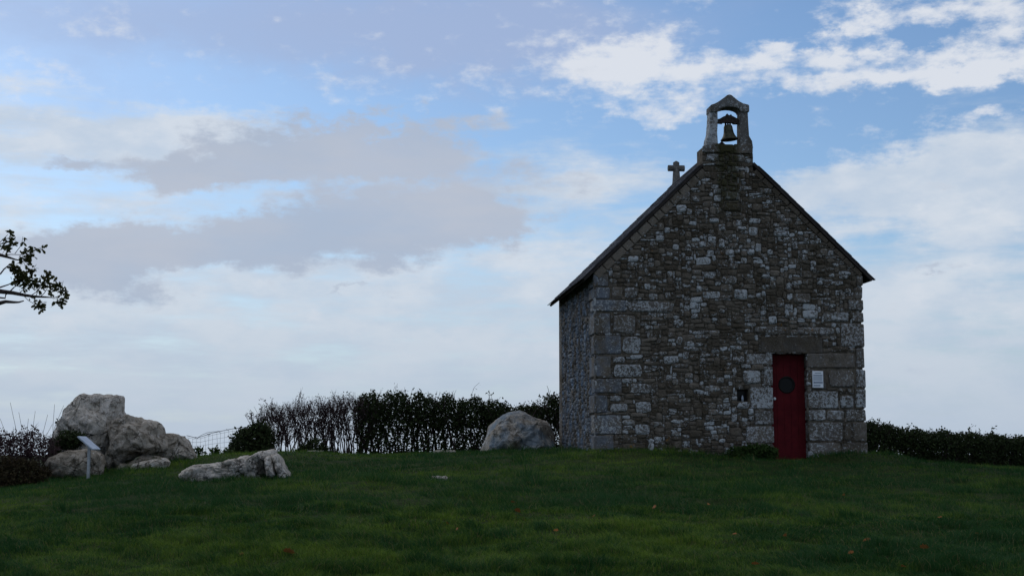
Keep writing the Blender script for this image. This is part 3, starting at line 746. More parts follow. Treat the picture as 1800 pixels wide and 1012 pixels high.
# small window left of the door
mb = MB(); box(mb, (N0 - 0.005, 0.17, NZ0 - 0.005), (N1 + 0.005, 0.185, NZ1 + 0.005)); win = obj('window', mb, M_glass, CH)
for (x0, x1, y0, y1) in ((N0, N0 + .02, NZ0, NZ1), (N1 - .02, N1, NZ0, NZ1), (N0 + .02, N1 - .02, NZ1 - .02, NZ1), (N0 + .02, N1 - .02, NZ0, NZ0 + .02)):
    mb = MB(); box(mb, (x0, 0.155, y0), (x1, 0.172, y1)); obj('window_frame', mb, M_iron, win)
mb = MB(); lathe(mb, [(0, 0), (0.022, 0), (0.024, 0.07), (0.014, 0.09), (0.012, 0.115), (0, 0.118)], 12, Matrix.Translation(((N0 + N1) / 2 + 0.01, 0.10, NZ0)))
jar = obj('candle_jar', mb, M_panel, None, True); jar.matrix_world = Matrix.Translation(C0) @ Matrix.Rotation(TH, 4, 'Z')
tag(jar, 'small pale glass jar standing in the square wall niche', 'jar')
# plaque
q0, q1 = front(1427, 652), front(1446.5, 681.5)
plw = C0 + UX * q0[0] + Vector((0, 0, q1[1])) - VX * 0.02
pl = thing('notice_plaque', 'white notice plaque with lines of grey print on the wall beside the red door', 'sign', plw, TH)
wp, hp = q1[0] - q0[0], q0[1] - q1[1]
mb = MB(); chamfer_box(mb, (0, -0.022, 0), (wp, 0.012, hp), 0.008, (0.5, 0.5, 0.5, 1)); obj('plate', mb, M_white, pl)
for z0, z1, m0, m1 in ((0.86, 0.91, 0.2, 0.8), (0.70, 0.78, 0.08, 0.92), (0.58, 0.64, 0.08, 0.9), (0.46, 0.52, 0.08, 0.88), (0.26, 0.38, 0.08, 0.92), (0.10, 0.18, 0.08, 0.7)):
    mb = MB(); box(mb, (wp * m0, -0.0245, hp * z0), (wp * m1, -0.0225, hp * z1)); obj('print_line', mb, M_print, pl)

# ------------------------------------------------------------------ boulders
def rock(name, pts, Y, D, label=None, center=None, seed=0, rough=0.07, tint=(0.5, 0.3, 0, 1), parent=None, pw=2.6, scale_n=1.0, group=None, lean=0.0):
    # outline at its own distance, swelling D metres to the front and back
    P3 = [P(x, y, Y) for x, y in pts]; n0 = len(P3); base = Vector((sum(p.x for p in P3) / n0, Y, min(p.z for p in P3)))
    o2 = [(p.x, p.z) for p in P3]
    c = center and (P(center[0], center[1], Y).x, P(center[0], center[1], Y).z) or (sum(p[0] for p in o2) / n0, sum(p[1] for p in o2) / n0)
    per = [0.0]
    for i in range(n0):
        a, b = o2[i], o2[(i + 1) % n0]; per.append(per[-1] + math.hypot(a[0] - b[0], a[1] - b[1]))
    N, RG = 110, 26; ol = []
    for k in range(N):
        s = per[-1] * k / N; i = max(j for j in range(n0) if per[j] <= s)
        f = (s - per[i]) / max(1e-9, per[i + 1] - per[i]); a, b = o2[i], o2[(i + 1) % n0]
        ol.append((a[0] + (b[0] - a[0]) * f, a[1] + (b[1] - a[1]) * f))
    ol = [tuple(0.25 * ol[k - 1][i] + 0.5 * ol[k][i] + 0.25 * ol[(k + 1) % N][i] for i in (0, 1)) for k in range(N)]
    vs = []; fs = []
    def pt(x, z, d, r):
        v = Vector((x, Y + d, z)); q = v * 1.0 + Vector((seed * 7.3, seed * 3.1, 0))
        a = mnoise.fractal(q * 1.6 / scale_n, 0.75, 2.1, 6) * rough * 1.7
        rdg = (mnoise.ridged_multi_fractal(q * 1.3 / scale_n, 1.0, 2.0, 5, 1.0, 2.0) - 1.2) * rough * 0.95
        amt = a - rdg
        dirv = Vector((x - c[0], 0, z - c[1])); dl = dirv.length
        dirv = dirv / dl if dl > 1e-6 else Vector((0, 0, 0))
        w = r ** 2
        v += dirv * amt * 0.55 * w + Vector((0, math.copysign(1, d) if abs(d) > 1e-6 else 0, 0)) * amt * (1 - r ** 6)
        v.y += lean * (z - base.z)
        return v - base
    for sgn in (-1, 1):
        st = len(vs); vs.append(pt(c[0], c[1], sgn * D, 0.0))
        for g in range(1, RG + 1):
            r = (g / RG) ** 0.72
            dd = D * max(0.0, 1 - r ** pw) ** 0.5
            for x, z in ol: vs.append(pt(c[0] + (x - c[0]) * r, c[1] + (z - c[1]) * r, sgn * dd, r))
        for k in range(N):
            f = [(st, st + 1 + k, st + 1 + (k + 1) % N)]
            for g in range(RG - 1):
                p = st + 1 + g * N; f.append((p + k, p + N + k, p + N + (k + 1) % N, p + (k + 1) % N))
            fs += f if sgn > 0 else [q[::-1] for q in f]
    b1, b2 = 1 + (RG - 1) * N, 1 + RG * N + 1 + (RG - 1) * N
    fs += [(b1 + k, b2 + k, b2 + (k + 1) % N, b1 + (k + 1) % N) for k in range(N)]
    mb = MB(); mb.add(vs, fs, tint)
    o = obj(name, mb, M_rock, None, True)
    o.location = base
    if parent: o.parent = parent; o.location = base - parent.location
    if label: tag(o, label, 'rock', group)
    return o
def z8(x, y): return (60 + x / 5.953, 680 + y / 5.953)
rock('boulder', [z8(*q) for q in [(190, 760), (200, 560), (250, 450), (290, 330), (330, 240), (390, 190), (460, 125), (520, 98), (630, 95), (690, 72), (800, 78), (860, 78), (905, 95), (930, 150), (950, 280), (960, 420), (900, 600), (840, 700), (840, 900), (500, 960), (250, 960)]],
     27.2, 0.75, 'tall pale rock with a squared top rising behind the tilted sign', z8(600, 560), 1, 0.11, (0.68, 0.55, 0.05, 1))
rock('boulder', [z8(*q) for q in [(800, 500), (825, 350), (900, 310), (1000, 282), (1070, 290), (1130, 318), (1230, 325), (1290, 355), (1322, 430), (1330, 500), (1390, 560), (1425, 640), (1400, 690), (1330, 715), (1250, 725), (1150, 705), (1030, 760), (960, 800), (900, 900), (800, 900), (770, 700)]],
     26.9, 0.6, 'rounded grey rock leaning against the tall pale rock', z8(1060, 540), 2, 0.10, (0.38, 0.30, 0.0, 1))
rock('boulder', [z8(*q) for q in [(1330, 520), (1400, 500), (1480, 492), (1560, 510), (1610, 550), (1640, 620), (1670, 690), (1690, 760), (1600, 800), (1350, 800), (1300, 700)]],
     27.3, 0.42, 'low squarish grey rock at the end of the outcrop beside the wire fence', z8(1480, 650), 3, 0.06, (0.4, 0.3, 0, 1))
rock('boulder', [z8(*q) for q in [(150, 840), (170, 740), (300, 695), (450, 660), (540, 648), (620, 665), (690, 720), (712, 800), (710, 920), (640, 990), (300, 1000), (150, 980)]],
     25.3, 0.42, 'squat dark grey block with sloping top standing behind the sign post', z8(430, 830), 4, 0.07, (0.22, 0.22, 0.0, 1))
rock('boulder', [z8(*q) for q in [(850, 870), (900, 790), (1000, 800), (1150, 700), (1300, 720), (1400, 745), (1420, 790), (1300, 860), (1000, 960), (860, 960)]],
     26.6, 0.35, 'dark low rock wedged under the rounded grey rock', z8(1100, 830), 5, 0.05, (0.1, 0.1, 0, 1))
rock('slab_rock', [z8(*q) for q in [(1000, 850), (1040, 800), (1150, 772), (1280, 762), (1370, 740), (1425, 780), (1400, 850), (1200, 880), (1020, 890)]],
     25.9, 0.3, 'pale flat slab lying in the grass below the outcrop', z8(1220, 820), 6, 0.03, (0.7, 0.4, 0, 1))
rock('boulder', [(846, 800), (852, 775), (858, 752), (868, 742), (885, 735), (900, 728), (914, 726), (930, 730), (948, 737), (962, 745), (970, 762), (977, 780), (984, 800), (975, 812), (855, 812)],
     31.0, 0.75, 'rounded boulder with bluish lichen beside the corner of the chapel', (915, 772), 7, 0.09, (0.35, 0.26, 0.7, 1))
def z4(x, y): return (310 + x / 7.23, 720 + y / 7.23)
fr = thing('outcrop_rock', 'low cracked pale rock with split upright slabs lying in the lawn', 'rock', P(420, 845, 21.5))
rock('rock_body', [z4(*q) for q in [(120, 830), (170, 770), (250, 735), (420, 695), (600, 690), (720, 668), (850, 640), (960, 600), (1050, 545), (1110, 524), (1170, 522), (1225, 545), (1215, 640), (1190, 760), (1170, 900), (900, 960), (500, 1000), (180, 960)]],
     21.5, 0.42, None, z4(800, 780), 8, 0.115, (0.85, 0.55, 0.1, 1), fr, scale_n=0.7)
rock('rock_slab', [z4(*q) for q in [(1140, 620), (1165, 590), (1205, 598), (1228, 670), (1250, 760), (1272, 830), (1230, 870), (1170, 850), (1150, 740)]], 21.3, 0.28, None, z4(1200, 730), 9, 0.04, (0.9, 0.55, 0, 1), fr, scale_n=0.6)
rock('rock_slab', [z4(*q) for q in [(1200, 545), (1250, 538), (1300, 560), (1340, 620), (1375, 700), (1410, 780), (1455, 835), (1440, 890), (1340, 870), (1270, 760), (1235, 660)]], 21.45, 0.33, None, z4(1320, 720), 10, 0.05, (0.8, 0.5, 0.1, 1), fr, scale_n=0.6)
for i, (x0, x1, y, Y, lab) in enumerate([(755, 786, 848, 21.2, 'small pale stone flush with the middle of the lawn'), (762, 782, 797.5, 30.3, 'small flat stone at the foot of the leafy hedge near the boulder'),
                                     (784, 802, 797.5, 30.1, 'small flat stone between the hedge and the rounded boulder'), (540, 566, 800, 31, 'sliver of pale stone in the turf below the bare hedge')]):
    a = P(x0, y, Y); b = P(x1, y, Y); cx_ = (a.x + b.x) / 2; w = (b.x - a.x) / 2; mb = MB(); vs = []; n = 14
    for ring, (rr_, zz) in enumerate(((1.0, -0.06), (1.0, 0.02), (0.75, 0.045))):
        for k in range(n):
            t_ = 2 * math.pi * k / n; j = 1 + 0.22 * math.sin(k * 2.3 + i * 1.7)
            vs.append((w * rr_ * j * math.cos(t_), 0.8 * w * rr_ * j * math.sin(t_), zz + 0.01 * math.sin(k * 1.9)))
    fs = [(q * n + k, q * n + (k + 1) % n, (q + 1) * n + (k + 1) % n, (q + 1) * n + k) for q in (0, 1) for k in range(n)] + [tuple(range(2 * n, 3 * n))]
    mb.add(vs, fs, (0.7, 0.4, 0, 1)); o = obj('flat_stone', mb, M_rock); o.location = (cx_, Y, gz(cx_, Y) + 0.012)
    tag(o, lab, 'stone')

# ------------------------------------------------------------------ tilted sign
sp = P(155, 842, 24.0); sz0 = gz(sp.x, sp.y)
lec = thing('information_sign', 'low tilted information panel on a thin metal post in front of the rocks', 'sign', (sp.x, sp.y, sz0))
htop = P(157, 787, 24.0).z - sz0
mb = MB(); box(mb, (-0.022, -0.022, -0.25), (0.022, 0.022, htop + 0.03)); obj('post', mb, M_steel, lec)
A, B = P(142.5, 767, 24.0), P(170, 790, 24.0)
ca = Vector(((A.x + B.x) / 2 - sp.x, 0, (A.z + B.z) / 2 - sz0)); ang = math.atan2(A.z - B.z, B.x - A.x); hl = (A - B).length / 2
mb = MB(); chamfer_box(mb, (-hl, -0.17, -0.014), (hl, 0.17, 0.014), 0.006, (0.5, 0.5, 0.5, 1))
pn = obj('panel', mb, M_panel, lec); pn.location = ca; pn.rotation_euler = (0, ang, math.radians(-6))
mb = MB(); box(mb, (-0.06, -0.05, -0.04), (0.06, 0.05, -0.015)); br = obj('bracket', mb, M_steel, lec); br.location = ca; br.rotation_euler = pn.rotation_euler

# ------------------------------------------------------------------ plants
def leaf(mb, p, d, nrm, ln, wd, col, fold=0.15):           # two-triangle-pair leaf along d
    d = d.normalized(); s = d.cross(nrm)
    if s.length < 1e-5: s = Vector((1, 0, 0))
    s.normalize(); n = s.cross(d)
    mb.add([p, p + d * ln * 0.5 + s * wd / 2 + n * fold * wd, p + d * ln, p + d * ln * 0.5 - s * wd / 2 + n * fold * wd], [(0, 1, 2), (0, 2, 3)], col)
def rvec(r):
    while True:
        v = Vector((r.uniform(-1, 1), r.uniform(-1, 1), r.uniform(-1, 1)))
        if 0.05 < v.length < 1: return v.normalized()
def shoot(mb, p, d, ln, r0, r, segs=5, wob=0.14, up=0.0, n=3, tips=None, col=(.5, .5, .5, 1)):
    pts = [Vector(p)]; d = d.normalized()
    for i in range(segs):
        d = (d + rvec(r) * wob + Vector((0, 0, up))).normalized(); pts.append(pts[-1] + d * ln / segs)
    tube(mb, pts, [r0 * (1 - 0.65 * i / segs) for i in range(segs + 1)], n, col, False)
    return pts, d
def branchy(mb, p, d, ln, rad, r, level, tips, twig=0.4, up=0.05, nb=(3, 5)):
    pts, dd = shoot(mb, p, d, ln, rad, r, 5, 0.16, up)
    tips.append((pts[-1], dd))
    if level <= 0: return
    for _ in range(r.randint(*nb)):
        k = r.randint(2, 5); q = pts[k]; nd = (dd + rvec(r) * 0.75 + Vector((0, 0, 0.25))).normalized()
        branchy(mb, q, nd, ln * twig * r.uniform(0.6, 1.2), max(0.0028, rad * 0.5), r, level - 1, tips, twig, up, nb)
def hedge(name, label, pts, h_fn, seed, thick, n_stem, n_leaf, leafm, dens_low, leafsize, group=None, cat='hedge', stem_r=(0.010, 0.020), spike=20, twigm=M_twig, levels=1, lean=0.12, clumps=None, mound=False, gap=0.0):
    # pts: (px, Y) line of the hedge; h_fn(px) = row of its top
    r = random.Random(seed); line = []
    a, b = pts[0], pts[-1]
    def spot(f):
        px = a[0] + (b[0] - a[0]) * f; Y = a[1] + (b[1] - a[1]) * f
        X = P(px, 800, Y).x; return px, X, Y, gz(X, Y), P(px, h_fn(px), Y).z
    _, X0, Y0, Z0, _ = spot(0.5)
    root = thing(name, label, cat, (X0, Y0, Z0), 0, group); org = Vector((X0, Y0, Z0))
    sm = MB(); tips = []
    for i in range(n_stem):
        px, X, Y, zb_, zt = spot((i + r.uniform(0, 1)) / n_stem)
        Y += r.uniform(-thick, thick) * 0.6
        H = zt - zb_
        branchy(sm, Vector((X, Y, zb_ - 0.1)) - org, Vector((r.gauss(0, lean), r.gauss(0, lean), 1)), H * r.uniform(0.72, 0.98), r.uniform(*stem_r), r, levels, tips, 0.34, 0.06, (4, 7))
    for i in range(spike):
        px, X, Y, zb_, zt = spot(r.random())
        H = zt - zb_; Y += r.uniform(-thick, thick) * .6
        shoot(sm, Vector((X, Y, zb_ + H * 0.8)) - org, Vector((r.gauss(0, .35), r.gauss(0, .35), 1)), H * r.uniform(0.2, 0.4), 0.004, r, 4, 0.12)
    obj('stems', sm, twigm, root)
    if n_leaf:
        lm = MB()
        for i in range(n_leaf):
            f = r.random(); px, X, Y, zb_, zt = spot(f); H = zt - zb_
            q = r.random()
            if r.random() > dens_low: q = 1 - (1 - q) * 0.5
            H2 = H * (1.0 + 0.10 * math.sin(px * 0.19) * math.sin(px * 0.053 + 1) + r.gauss(0, 0.035))
            tw = thick * (math.sqrt(max(0.05, 1 - (2 * q - 1) ** 4)))
            if mound: tw = thick * math.sqrt(max(0.02, 1 - q * q))
            c = Vector((X + r.gauss(0, 0.05), Y + r.uniform(-tw, tw), zb_ + q * H2))
            # leaves gather in clumps: skip where a coarse noise says gap
            if mnoise.noise(c * 4.2 + Vector((seed, 0, 0))) < -0.20 + gap - 0.3 * q: continue
            s = leafsize * r.uniform(0.6, 1.25)
            leaf(lm, c - org, rvec(r), rvec(r), s, s * r.uniform(0.45, 0.7), (r.random(), 0, 0, 1))
        for i in range(len(tips)):
            if r.random() < 0.5:
                p, d = tips[i]
                for _ in range(3):
                    s = leafsize * r.uniform(0.6, 1.1); leaf(lm, p + rvec(r) * 0.04, rvec(r), rvec(r), s, s * 0.55, (r.random(), 0, 0, 1))
        obj('foliage', lm, leafm, root)
    return root
def interp(tab):
    def f(px):
        for (x0, y0), (x1, y1) in zip(tab, tab[1:]):
            if px <= x1: return y0 + (y1 - y0) * (px - x0) / (x1 - x0)
        return tab[-1][1]
    return f
# left of the chapel
hedge('bare_hedge', 'nearly leafless hedge of dark upright stems with sky between them', [(452, 33.0), (648, 33.6)],
      interp([(440, 735), (462, 724), (500, 717), (540, 712), (600, 708), (650, 704)]), 21, 0.35, 110, 2300, M_leaf_plum, 0.22, 0.045, spike=480, levels=2, lean=0.09, stem_r=(0.009, 0.024), gap=0.1)
hedge('leafy_hedge', 'dense dark evergreen hedge running from the bare stems to the chapel corner', [(628, 33.6), (1010, 34.4)],
      interp([(620, 704), (650, 698), (700, 695), (720, 698), (780, 701), (850, 706), (900, 716), (930, 718), (955, 708), (975, 700), (1010, 692)]), 22, 0.45, 120, 33000, M_leaf_dark, 0.72, 0.075, gap=0.06, spike=40, lean=0.1, stem_r=(0.014, 0.03))
hedge('evergreen_bush', 'rounded dark evergreen bush at the end of the wire fence', [(408, 31.6), (478, 31.8)],
      interp([(400, 790), (415, 768), (430, 752), (450, 742), (465, 748), (480, 770)]), 23, 0.5, 10, 4200, M_leaf_dark, 1.0, 0.085, cat='bush', spike=4, mound=True)
hedge('low_bush', 'small dark leafy bush at the foot of the bare hedge stems', [(524, 32.4), (580, 32.5)],
      interp([(520, 800), (532, 782), (550, 772), (565, 775), (582, 800)]), 24, 0.3, 6, 1300, M_leaf_dark, 1.0, 0.07, cat='bush', spike=0, mound=True)
hedge('clipped_hedge', 'low dark hedge of close stems with leafy top beside the right wall of the chapel', [(1490, 33.0), (1860, 37.0)],
      interp([(1480, 744), (1530, 744), (1570, 752), (1620, 760), (1700, 762), (1760, 768), (1800, 772), (1900, 780)]), 25, 0.4, 170, 42000, M_leaf_dark, 0.85, 0.07, spike=45, lean=0.08, stem_r=(0.01, 0.022))
# left edge
hedge('plum_bush', 'purplish bare bush with long thin shoots beside the tall rock', [(-60, 25.0), (88, 25.4)],
      interp([(-60, 755), (0, 768), (30, 762), (70, 760), (90, 778), (100, 800)]), 26, 0.45, 34, 5200, M_leaf_plum, 0.7, 0.05, cat='bush', spike=70, levels=2, lean=0.2, stem_r=(0.006, 0.012))
hedge('bramble', 'low brown bramble in front of the purplish bush', [(-60, 24.3), (84, 24.6)],
      interp([(-60, 805), (40, 806), (84, 822)]), 27, 0.3, 24, 4200, M_leaf_dry, 1.0, 0.06, cat='bramble', spike=10, lean=0.4, stem_r=(0.004, 0.007), mound=True)
# long wands over the bush
r3 = random.Random(77)
wands = MB(); wb = P(45, 840, 25.2); wb.z = gz(wb.x, wb.y)
for px0, px1, yt in [(30, 18, 707), (95, 96, 710), (60, 62, 722), (20, 0, 735), (75, 84, 728), (45, 33, 724), (86, 108, 735), (10, -8, 740), (68, 92, 745), (50, 50, 735), (88, 112, 712)]:
    a = P(px0, 790, 25.2); b = P(px1, yt, 25.2); m_ = (a + b) / 2 + Vector((r3.uniform(-.05, .05), 0, 0))
    base_ = Vector((a.x + r3.uniform(-.1, .1), 25.2, gz(a.x, 25.2) - .05))
    tube(wands, [base_ - wb, a - wb, m_ - wb, b - wb], [0.007, 0.006, 0.004, 0.003], 3, cap=False)
o = obj('wand_shoots', wands, M_twig); o.location = wb; tag(o, 'tall thin leafless shoots sticking up out of the purplish bush', 'shoots')
# ivy on the tall rock
def clump(name, label, cat, blobs, Y, n, size, m, seed, ground=False, stems=True, thick=0.25):
    r = random.Random(seed); c0 = P(blobs[0][0], blobs[0][1], Y)
    if ground: c0.z = gz(c0.x, c0.y)
    root = thing(name, label, cat, c0); lm = MB(); sm = MB(); tot = sum(b[2] * b[3] for b in blobs)
    for bx, by, rx, ry in blobs:
        for i in range(int(n * rx * ry / tot)):
            v = rvec(r) * r.random() ** 0.4
            p = P(bx + v.x * rx, by - v.z * ry, Y); p.y += v.y * thick
            s = size * r.uniform(0.6, 1.2); leaf(lm, p - c0, rvec(r), rvec(r), s, s * 0.65, (r.random(), 0, 0, 1))
        if stems:
            for i in range(7):
                p = P(bx + r.uniform(-.6, .6) * rx, by + ry * r.uniform(-.3, .5), Y)
                e = Vector((p.x + r.uniform(-.1, .1), p.y + r.uniform(-.1, .1), (gz(p.x, p.y) - 0.05) if ground else p.z - 0.15))
                tube(sm, [e - c0, (e + p) / 2 - c0 + rvec(r) * .03, p - c0], [.008, .006, .003], 3, cap=False)
    obj('foliage', lm, m, root)
    if stems: obj('stems', sm, M_twig, root)
    return root
clump('ivy', 'dark ivy clump growing on the left face of the tall rock', 'ivy', [(122, 772, 22, 17), (108, 778, 14, 12), (136, 770, 14, 12), (98, 790, 9, 14)], 26.25, 2600, 0.055, M_leaf_dark, 31, thick=0.3)
clump('ivy', 'thin dark ivy trailing up the left edge of the tall rock', 'ivy', [(105, 748, 4, 14), (99, 768, 5, 12)], 27.1, 260, 0.05, M_leaf_dark, 32, thick=0.2)
clump('low_shrub', 'low dark green shrub against the chapel wall left of the red door', 'shrub', [(1330, 793, 34, 13), (1300, 795, 24, 10), (1352, 796, 16, 11)], 26.45, 3000, 0.06, M_leaf_weed, 33, True, thick=0.22)
for i, (x, y, n, lab) in enumerate([(350, 792, 90, 'small leafy weed in the grass under the wire fence, next to the low squarish rock'), (378, 793, 110, 'clump of leafy weeds in the grass under the wire fence, halfway along'),
                                  (398, 796, 90, 'leafy weeds in the grass under the wire fence, next to the evergreen bush')]):
    clump('weed', lab, 'weed', [(x, y, 10, 8)], 28.6, n, 0.075, M_leaf_weed, 40 + i, True, thick=0.12)
# bramble sprays standing out of the hedges
def spray(name, label, pts, Y, seed, nleaf, size=0.06):
    r = random.Random(seed); w = [P(x, y, Y) for x, y in pts]; c0 = Vector((w[0].x, w[0].y, w[0].z)); root = thing(name, label, 'sprig', c0)
    sm = MB(); tube(sm, [p - c0 for p in w], [0.006] + [0.004] * (len(w) - 1), 3, cap=False); obj('stem', sm, M_twig, root)
    lm = MB()
    for i in range(nleaf):
        k = r.uniform(0.5, len(w) - 1.0001); j = int(k); p = w[j].lerp(w[j + 1], k - j) + rvec(r) * 0.05
        s = size * r.uniform(.6, 1.2); leaf(lm, p - c0, rvec(r), rvec(r), s, s * .6, (r.random(), 0, 0, 1))
    obj('leaves', lm, M_leaf_dark, root)
spray('bramble_sprig', 'thin sprig arching up out of the middle of the leafy hedge', [(826, 720), (830, 690), (834, 680), (843, 672)], 34, 1, 6, 0.05)
for i, (pts, n, lab) in enumerate([([(705, 712), (706, 695), (710, 686)], 16, 'leafy sprig on the highest part of the leafy hedge'), ([(681, 712), (682, 696), (684, 688)], 9, 'small sprig over the leafy hedge next to the bare stems'),
                                ([(972, 720), (973, 700), (976, 692)], 14, 'leafy sprig of the hedge against the chapel corner'), ([(1538, 760), (1542, 745), (1546, 738)], 16, 'leafy sprig of the clipped hedge close to the chapel wall'),
                                ([(1590, 765), (1594, 750), (1604, 745)], 10, 'thin sprig above the clipped hedge, second from the chapel'), ([(1648, 768), (1655, 757), (1662, 751)], 10, 'thin sprig above the middle of the clipped hedge'),
                                ([(1700, 772), (1704, 752), (1712, 747)], 14, 'taller sprig above the far half of the clipped hedge'), ([(1735, 772), (1742, 757), (1750, 751)], 12, 'arching sprig above the far half of the clipped hedge')]):
    spray('bramble_sprig', lab, pts, 34.2 if i < 3 else 33.6 + (pts[0][0] - 1500) * 0.0105, 60 + i, n, 0.075)

# wire fence between the rocks and the bush
FY = 32.0; fo = P(330, 800, FY); fo.z = gz(fo.x, fo.y)
fence = thing('wire_fence', 'sagging netting fence with a barbed top wire between rocks and bush', 'fence', fo)
for px in (322, 452):
    p = P(px, 790, FY + 0.1); mb = MB(); tube(mb, [Vector((p.x, p.y, gz(p.x, p.y) - .3)) - fo, Vector((p.x, p.y, P(px, 766, FY).z)) - fo], [0.05, 0.045], 8); obj('post', mb, M_wood, fence)
tops = [(328, 765), (340, 768), (347, 769), (360, 765), (372, 761), (385, 758), (395, 756), (410, 753), (436, 750)]
topf = interp(tops)
def wire(pts, rad, name):
    mb = MB(); tube(mb, [P(x, y, FY) - fo for x, y in pts], rad, 3, cap=False); obj(name, mb, M_wire, fence)
wire(tops, 0.0075, 'barbed_wire')
wire([(347, 769), (355, 764), (364, 760), (374, 758.5), (384, 758)], 0.006, 'barbed_wire')
for x, y in ((346, 769), (385, 758.3), (366, 763.5), (400, 755)):
    mb = MB(); c = P(x, y, FY) - fo
    for dv in (Vector((.05, .01, .012)), Vector((.03, 0, -.02))): tube(mb, [c - dv, c + dv], 0.005, 3)
    obj('barb', mb, M_wire, fence)
for k in range(1, 6):
    wire([(x, topf(x) + (801 - topf(x)) * (k - 0.55) / 5.2) for x in range(328, 437, 12)], 0.0032, 'net_wire')
for x in range(332, 436, 7):
    wire([(x, topf(x) + 2), (x + rnd.uniform(-1.5, 1.5), (topf(x) + 801) / 2), (x + rnd.uniform(-2, 2), 803)], 0.0028, 'net_wire')

# ------------------------------------------------------------------ oak reaching in from the left
OY = 19.0
def oakleaf(mb, p, d, nrm, s, col):
    d = d.normalized(); sv_ = d.cross(nrm)
    if sv_.length < 1e-4: return
    sv_.normalize(); n_ = sv_.cross(d)
    out = [(0, 0), (.18, .10), (.30, .24), (.42, .15), (.58, .32), (.70, .18), (.85, .22), (1, 0)]
    up = [p + d * a * s + sv_ * b * s + n_ * (0.12 * s * a * (1 - a) + abs(b) * 0.25 * s) for a, b in out]
    dn_ = [p + d * a * s - sv_ * b * s + n_ * (0.12 * s * a * (1 - a) + abs(b) * 0.25 * s) for a, b in out[1:-1]]
    k = len(out)
    vs = up + dn_; fs = []
    ids = lambda i: 0 if i == 0 else (k - 1 if i == k - 1 else k + i - 1)
    for i in range(k - 1):
        f = [i, i + 1, ids(i + 1), ids(i)]; f2 = []
        for q in f:
            if q not in f2: f2.append(q)
        if len(f2) >= 3: fs.append(f2)
    mb.add(vs, fs, col)
def build_oak():
    r = random.Random(91)
    tb = P(-420, 860, OY); tb.z = gz(tb.x, tb.y)
    oak = thing('oak_tree', 'oak tree with lobed leaves whose branch tips reach over the purplish bush', 'tree', tb)
    w = lambda x, y, dy=0.0: P(x, y, OY + dy) - tb
    tr = MB(); T = [Vector((0, 0, -0.4)), Vector((0.03, 0, 0.6)), Vector((-.05, .05, 1.3)), w(-425, 600), w(-410, 480), w(-425, 330), w(-415, 180)]
    tube(tr, T, [.26, .19, .165, .15, .12, .08, .03], 12); obj('trunk', tr, M_bark, oak, True)
    lm = MB(); sub = []
    limbs = [([(-425, 600), (-300, 552), (-160, 533), (-50, 533), (0, 532.5), (10, 530), (24, 531), (33, 531), (42, 528.5)], .05, .007),
             ([(-412, 500), (-280, 500), (-140, 508), (-40, 512), (0, 512), (22, 514.5), (45, 519), (62, 521), (80, 522), (96, 523)], .055, .006),
             ([(-150, 509), (-60, 508), (0, 505), (15, 500), (20, 497)], .016, .005),
             ([(-405, 460), (-260, 450), (-120, 440), (-40, 444), (0, 448), (14, 452), (27, 456), (38, 458)], .05, .005),
             ([(-60, 512), (0, 523), (9, 524), (10, 518), (20, 510), (26, 504)], .014, .005), ([(15, 514), (24, 505), (30, 502)], .006, .004), ([(33, 516), (42, 508), (44, 506)], .006, .004),
             ([(42, 520), (50, 528), (62, 535)], .006, .004), ([(70, 522), (78, 515), (84, 505)], .006, .004), ([(96, 523), (104, 520), (114, 518)], .006, .003), ([(52, 521), (64, 513), (70, 505)], .006, .004),
             ([(0, 448), (-10, 435), (6, 420), (14, 412)], .008, .003), ([(5, 449), (20, 447), (40, 448), (48, 444)], .006, .003), ([(26, 446), (38, 430), (40, 416)], .005, .003),
             ([(38, 458), (42, 462), (45, 470)], .005, .003), ([(48, 448), (60, 440), (74, 434)], .004, .002), ([(0, 482), (8, 472), (16, 465)], .012, .005),
             ([(-300, 552), (-250, 620), (-180, 640)], .03, .008), ([(-415, 400), (-300, 330), (-180, 300)], .05, .008), ([(-425, 360), (-540, 300), (-650, 290)], .05, .01), ([(-420, 540), (-560, 500), (-680, 505)], .06, .01),
             ([(-420, 300), (-360, 200), (-320, 150)], .04, .008), ([(-422, 300), (-480, 200), (-520, 160)], .04, .008), ([(-300, 330), (-200, 380), (-110, 395)], .02, .006)]
    for i, (pts, r0, r1_) in enumerate(limbs):
        n = len(pts); dy = [0.0] * n if i not in (17, 18, 19, 20, 21, 22) else [0, r.uniform(-.6, .6), r.uniform(-1, 1)]
        mb = MB(); V_ = [w(x, y, dy[k]) for k, (x, y) in enumerate(pts)]
        tube(mb, V_, [r0 + (r1_ - r0) * k / (n - 1) for k in range(n)], 6 if r0 > .02 else 4)
        obj('limb', mb, M_bark, oak, True)
    fo_ = MB()
    cl = [(12, 408, 7, 4, 7), (17, 425, 12, 12, 34), (8, 437, 9, 8, 18), (2, 428, 6, 8, 10), (48, 443, 8, 9, 20), (54, 448, 5, 6, 9), (38, 452, 8, 7, 12), (62, 436, 5, 5, 5), (72, 437, 6, 4, 5), (41, 424, 3, 7, 5), (60, 451, 4, 2, 3),
          (21, 470, 10, 10, 36), (33, 477, 12, 9, 34), (40, 490, 14, 12, 56), (55, 476, 8, 9, 26), (56, 496, 8, 10, 26), (28, 494, 8, 10, 20), (40, 503, 10, 6, 16), (42, 462, 6, 5, 8), (53, 458, 5, 5, 6),
          (80, 487, 10, 9, 32), (76, 502, 12, 9, 26), (68, 508, 7, 7, 12), (95, 502, 10, 10, 28), (106, 506, 9, 12, 22), (114, 518, 5, 8, 10), (106, 530, 10, 7, 28), (98, 533, 5, 4, 6), (90, 513, 7, 6, 8),
          (66, 538, 8, 6, 16), (74, 536, 5, 5, 8), (62, 530, 5, 5, 4), (72, 546, 3, 3, 3), (56, 525, 4, 4, 5)]
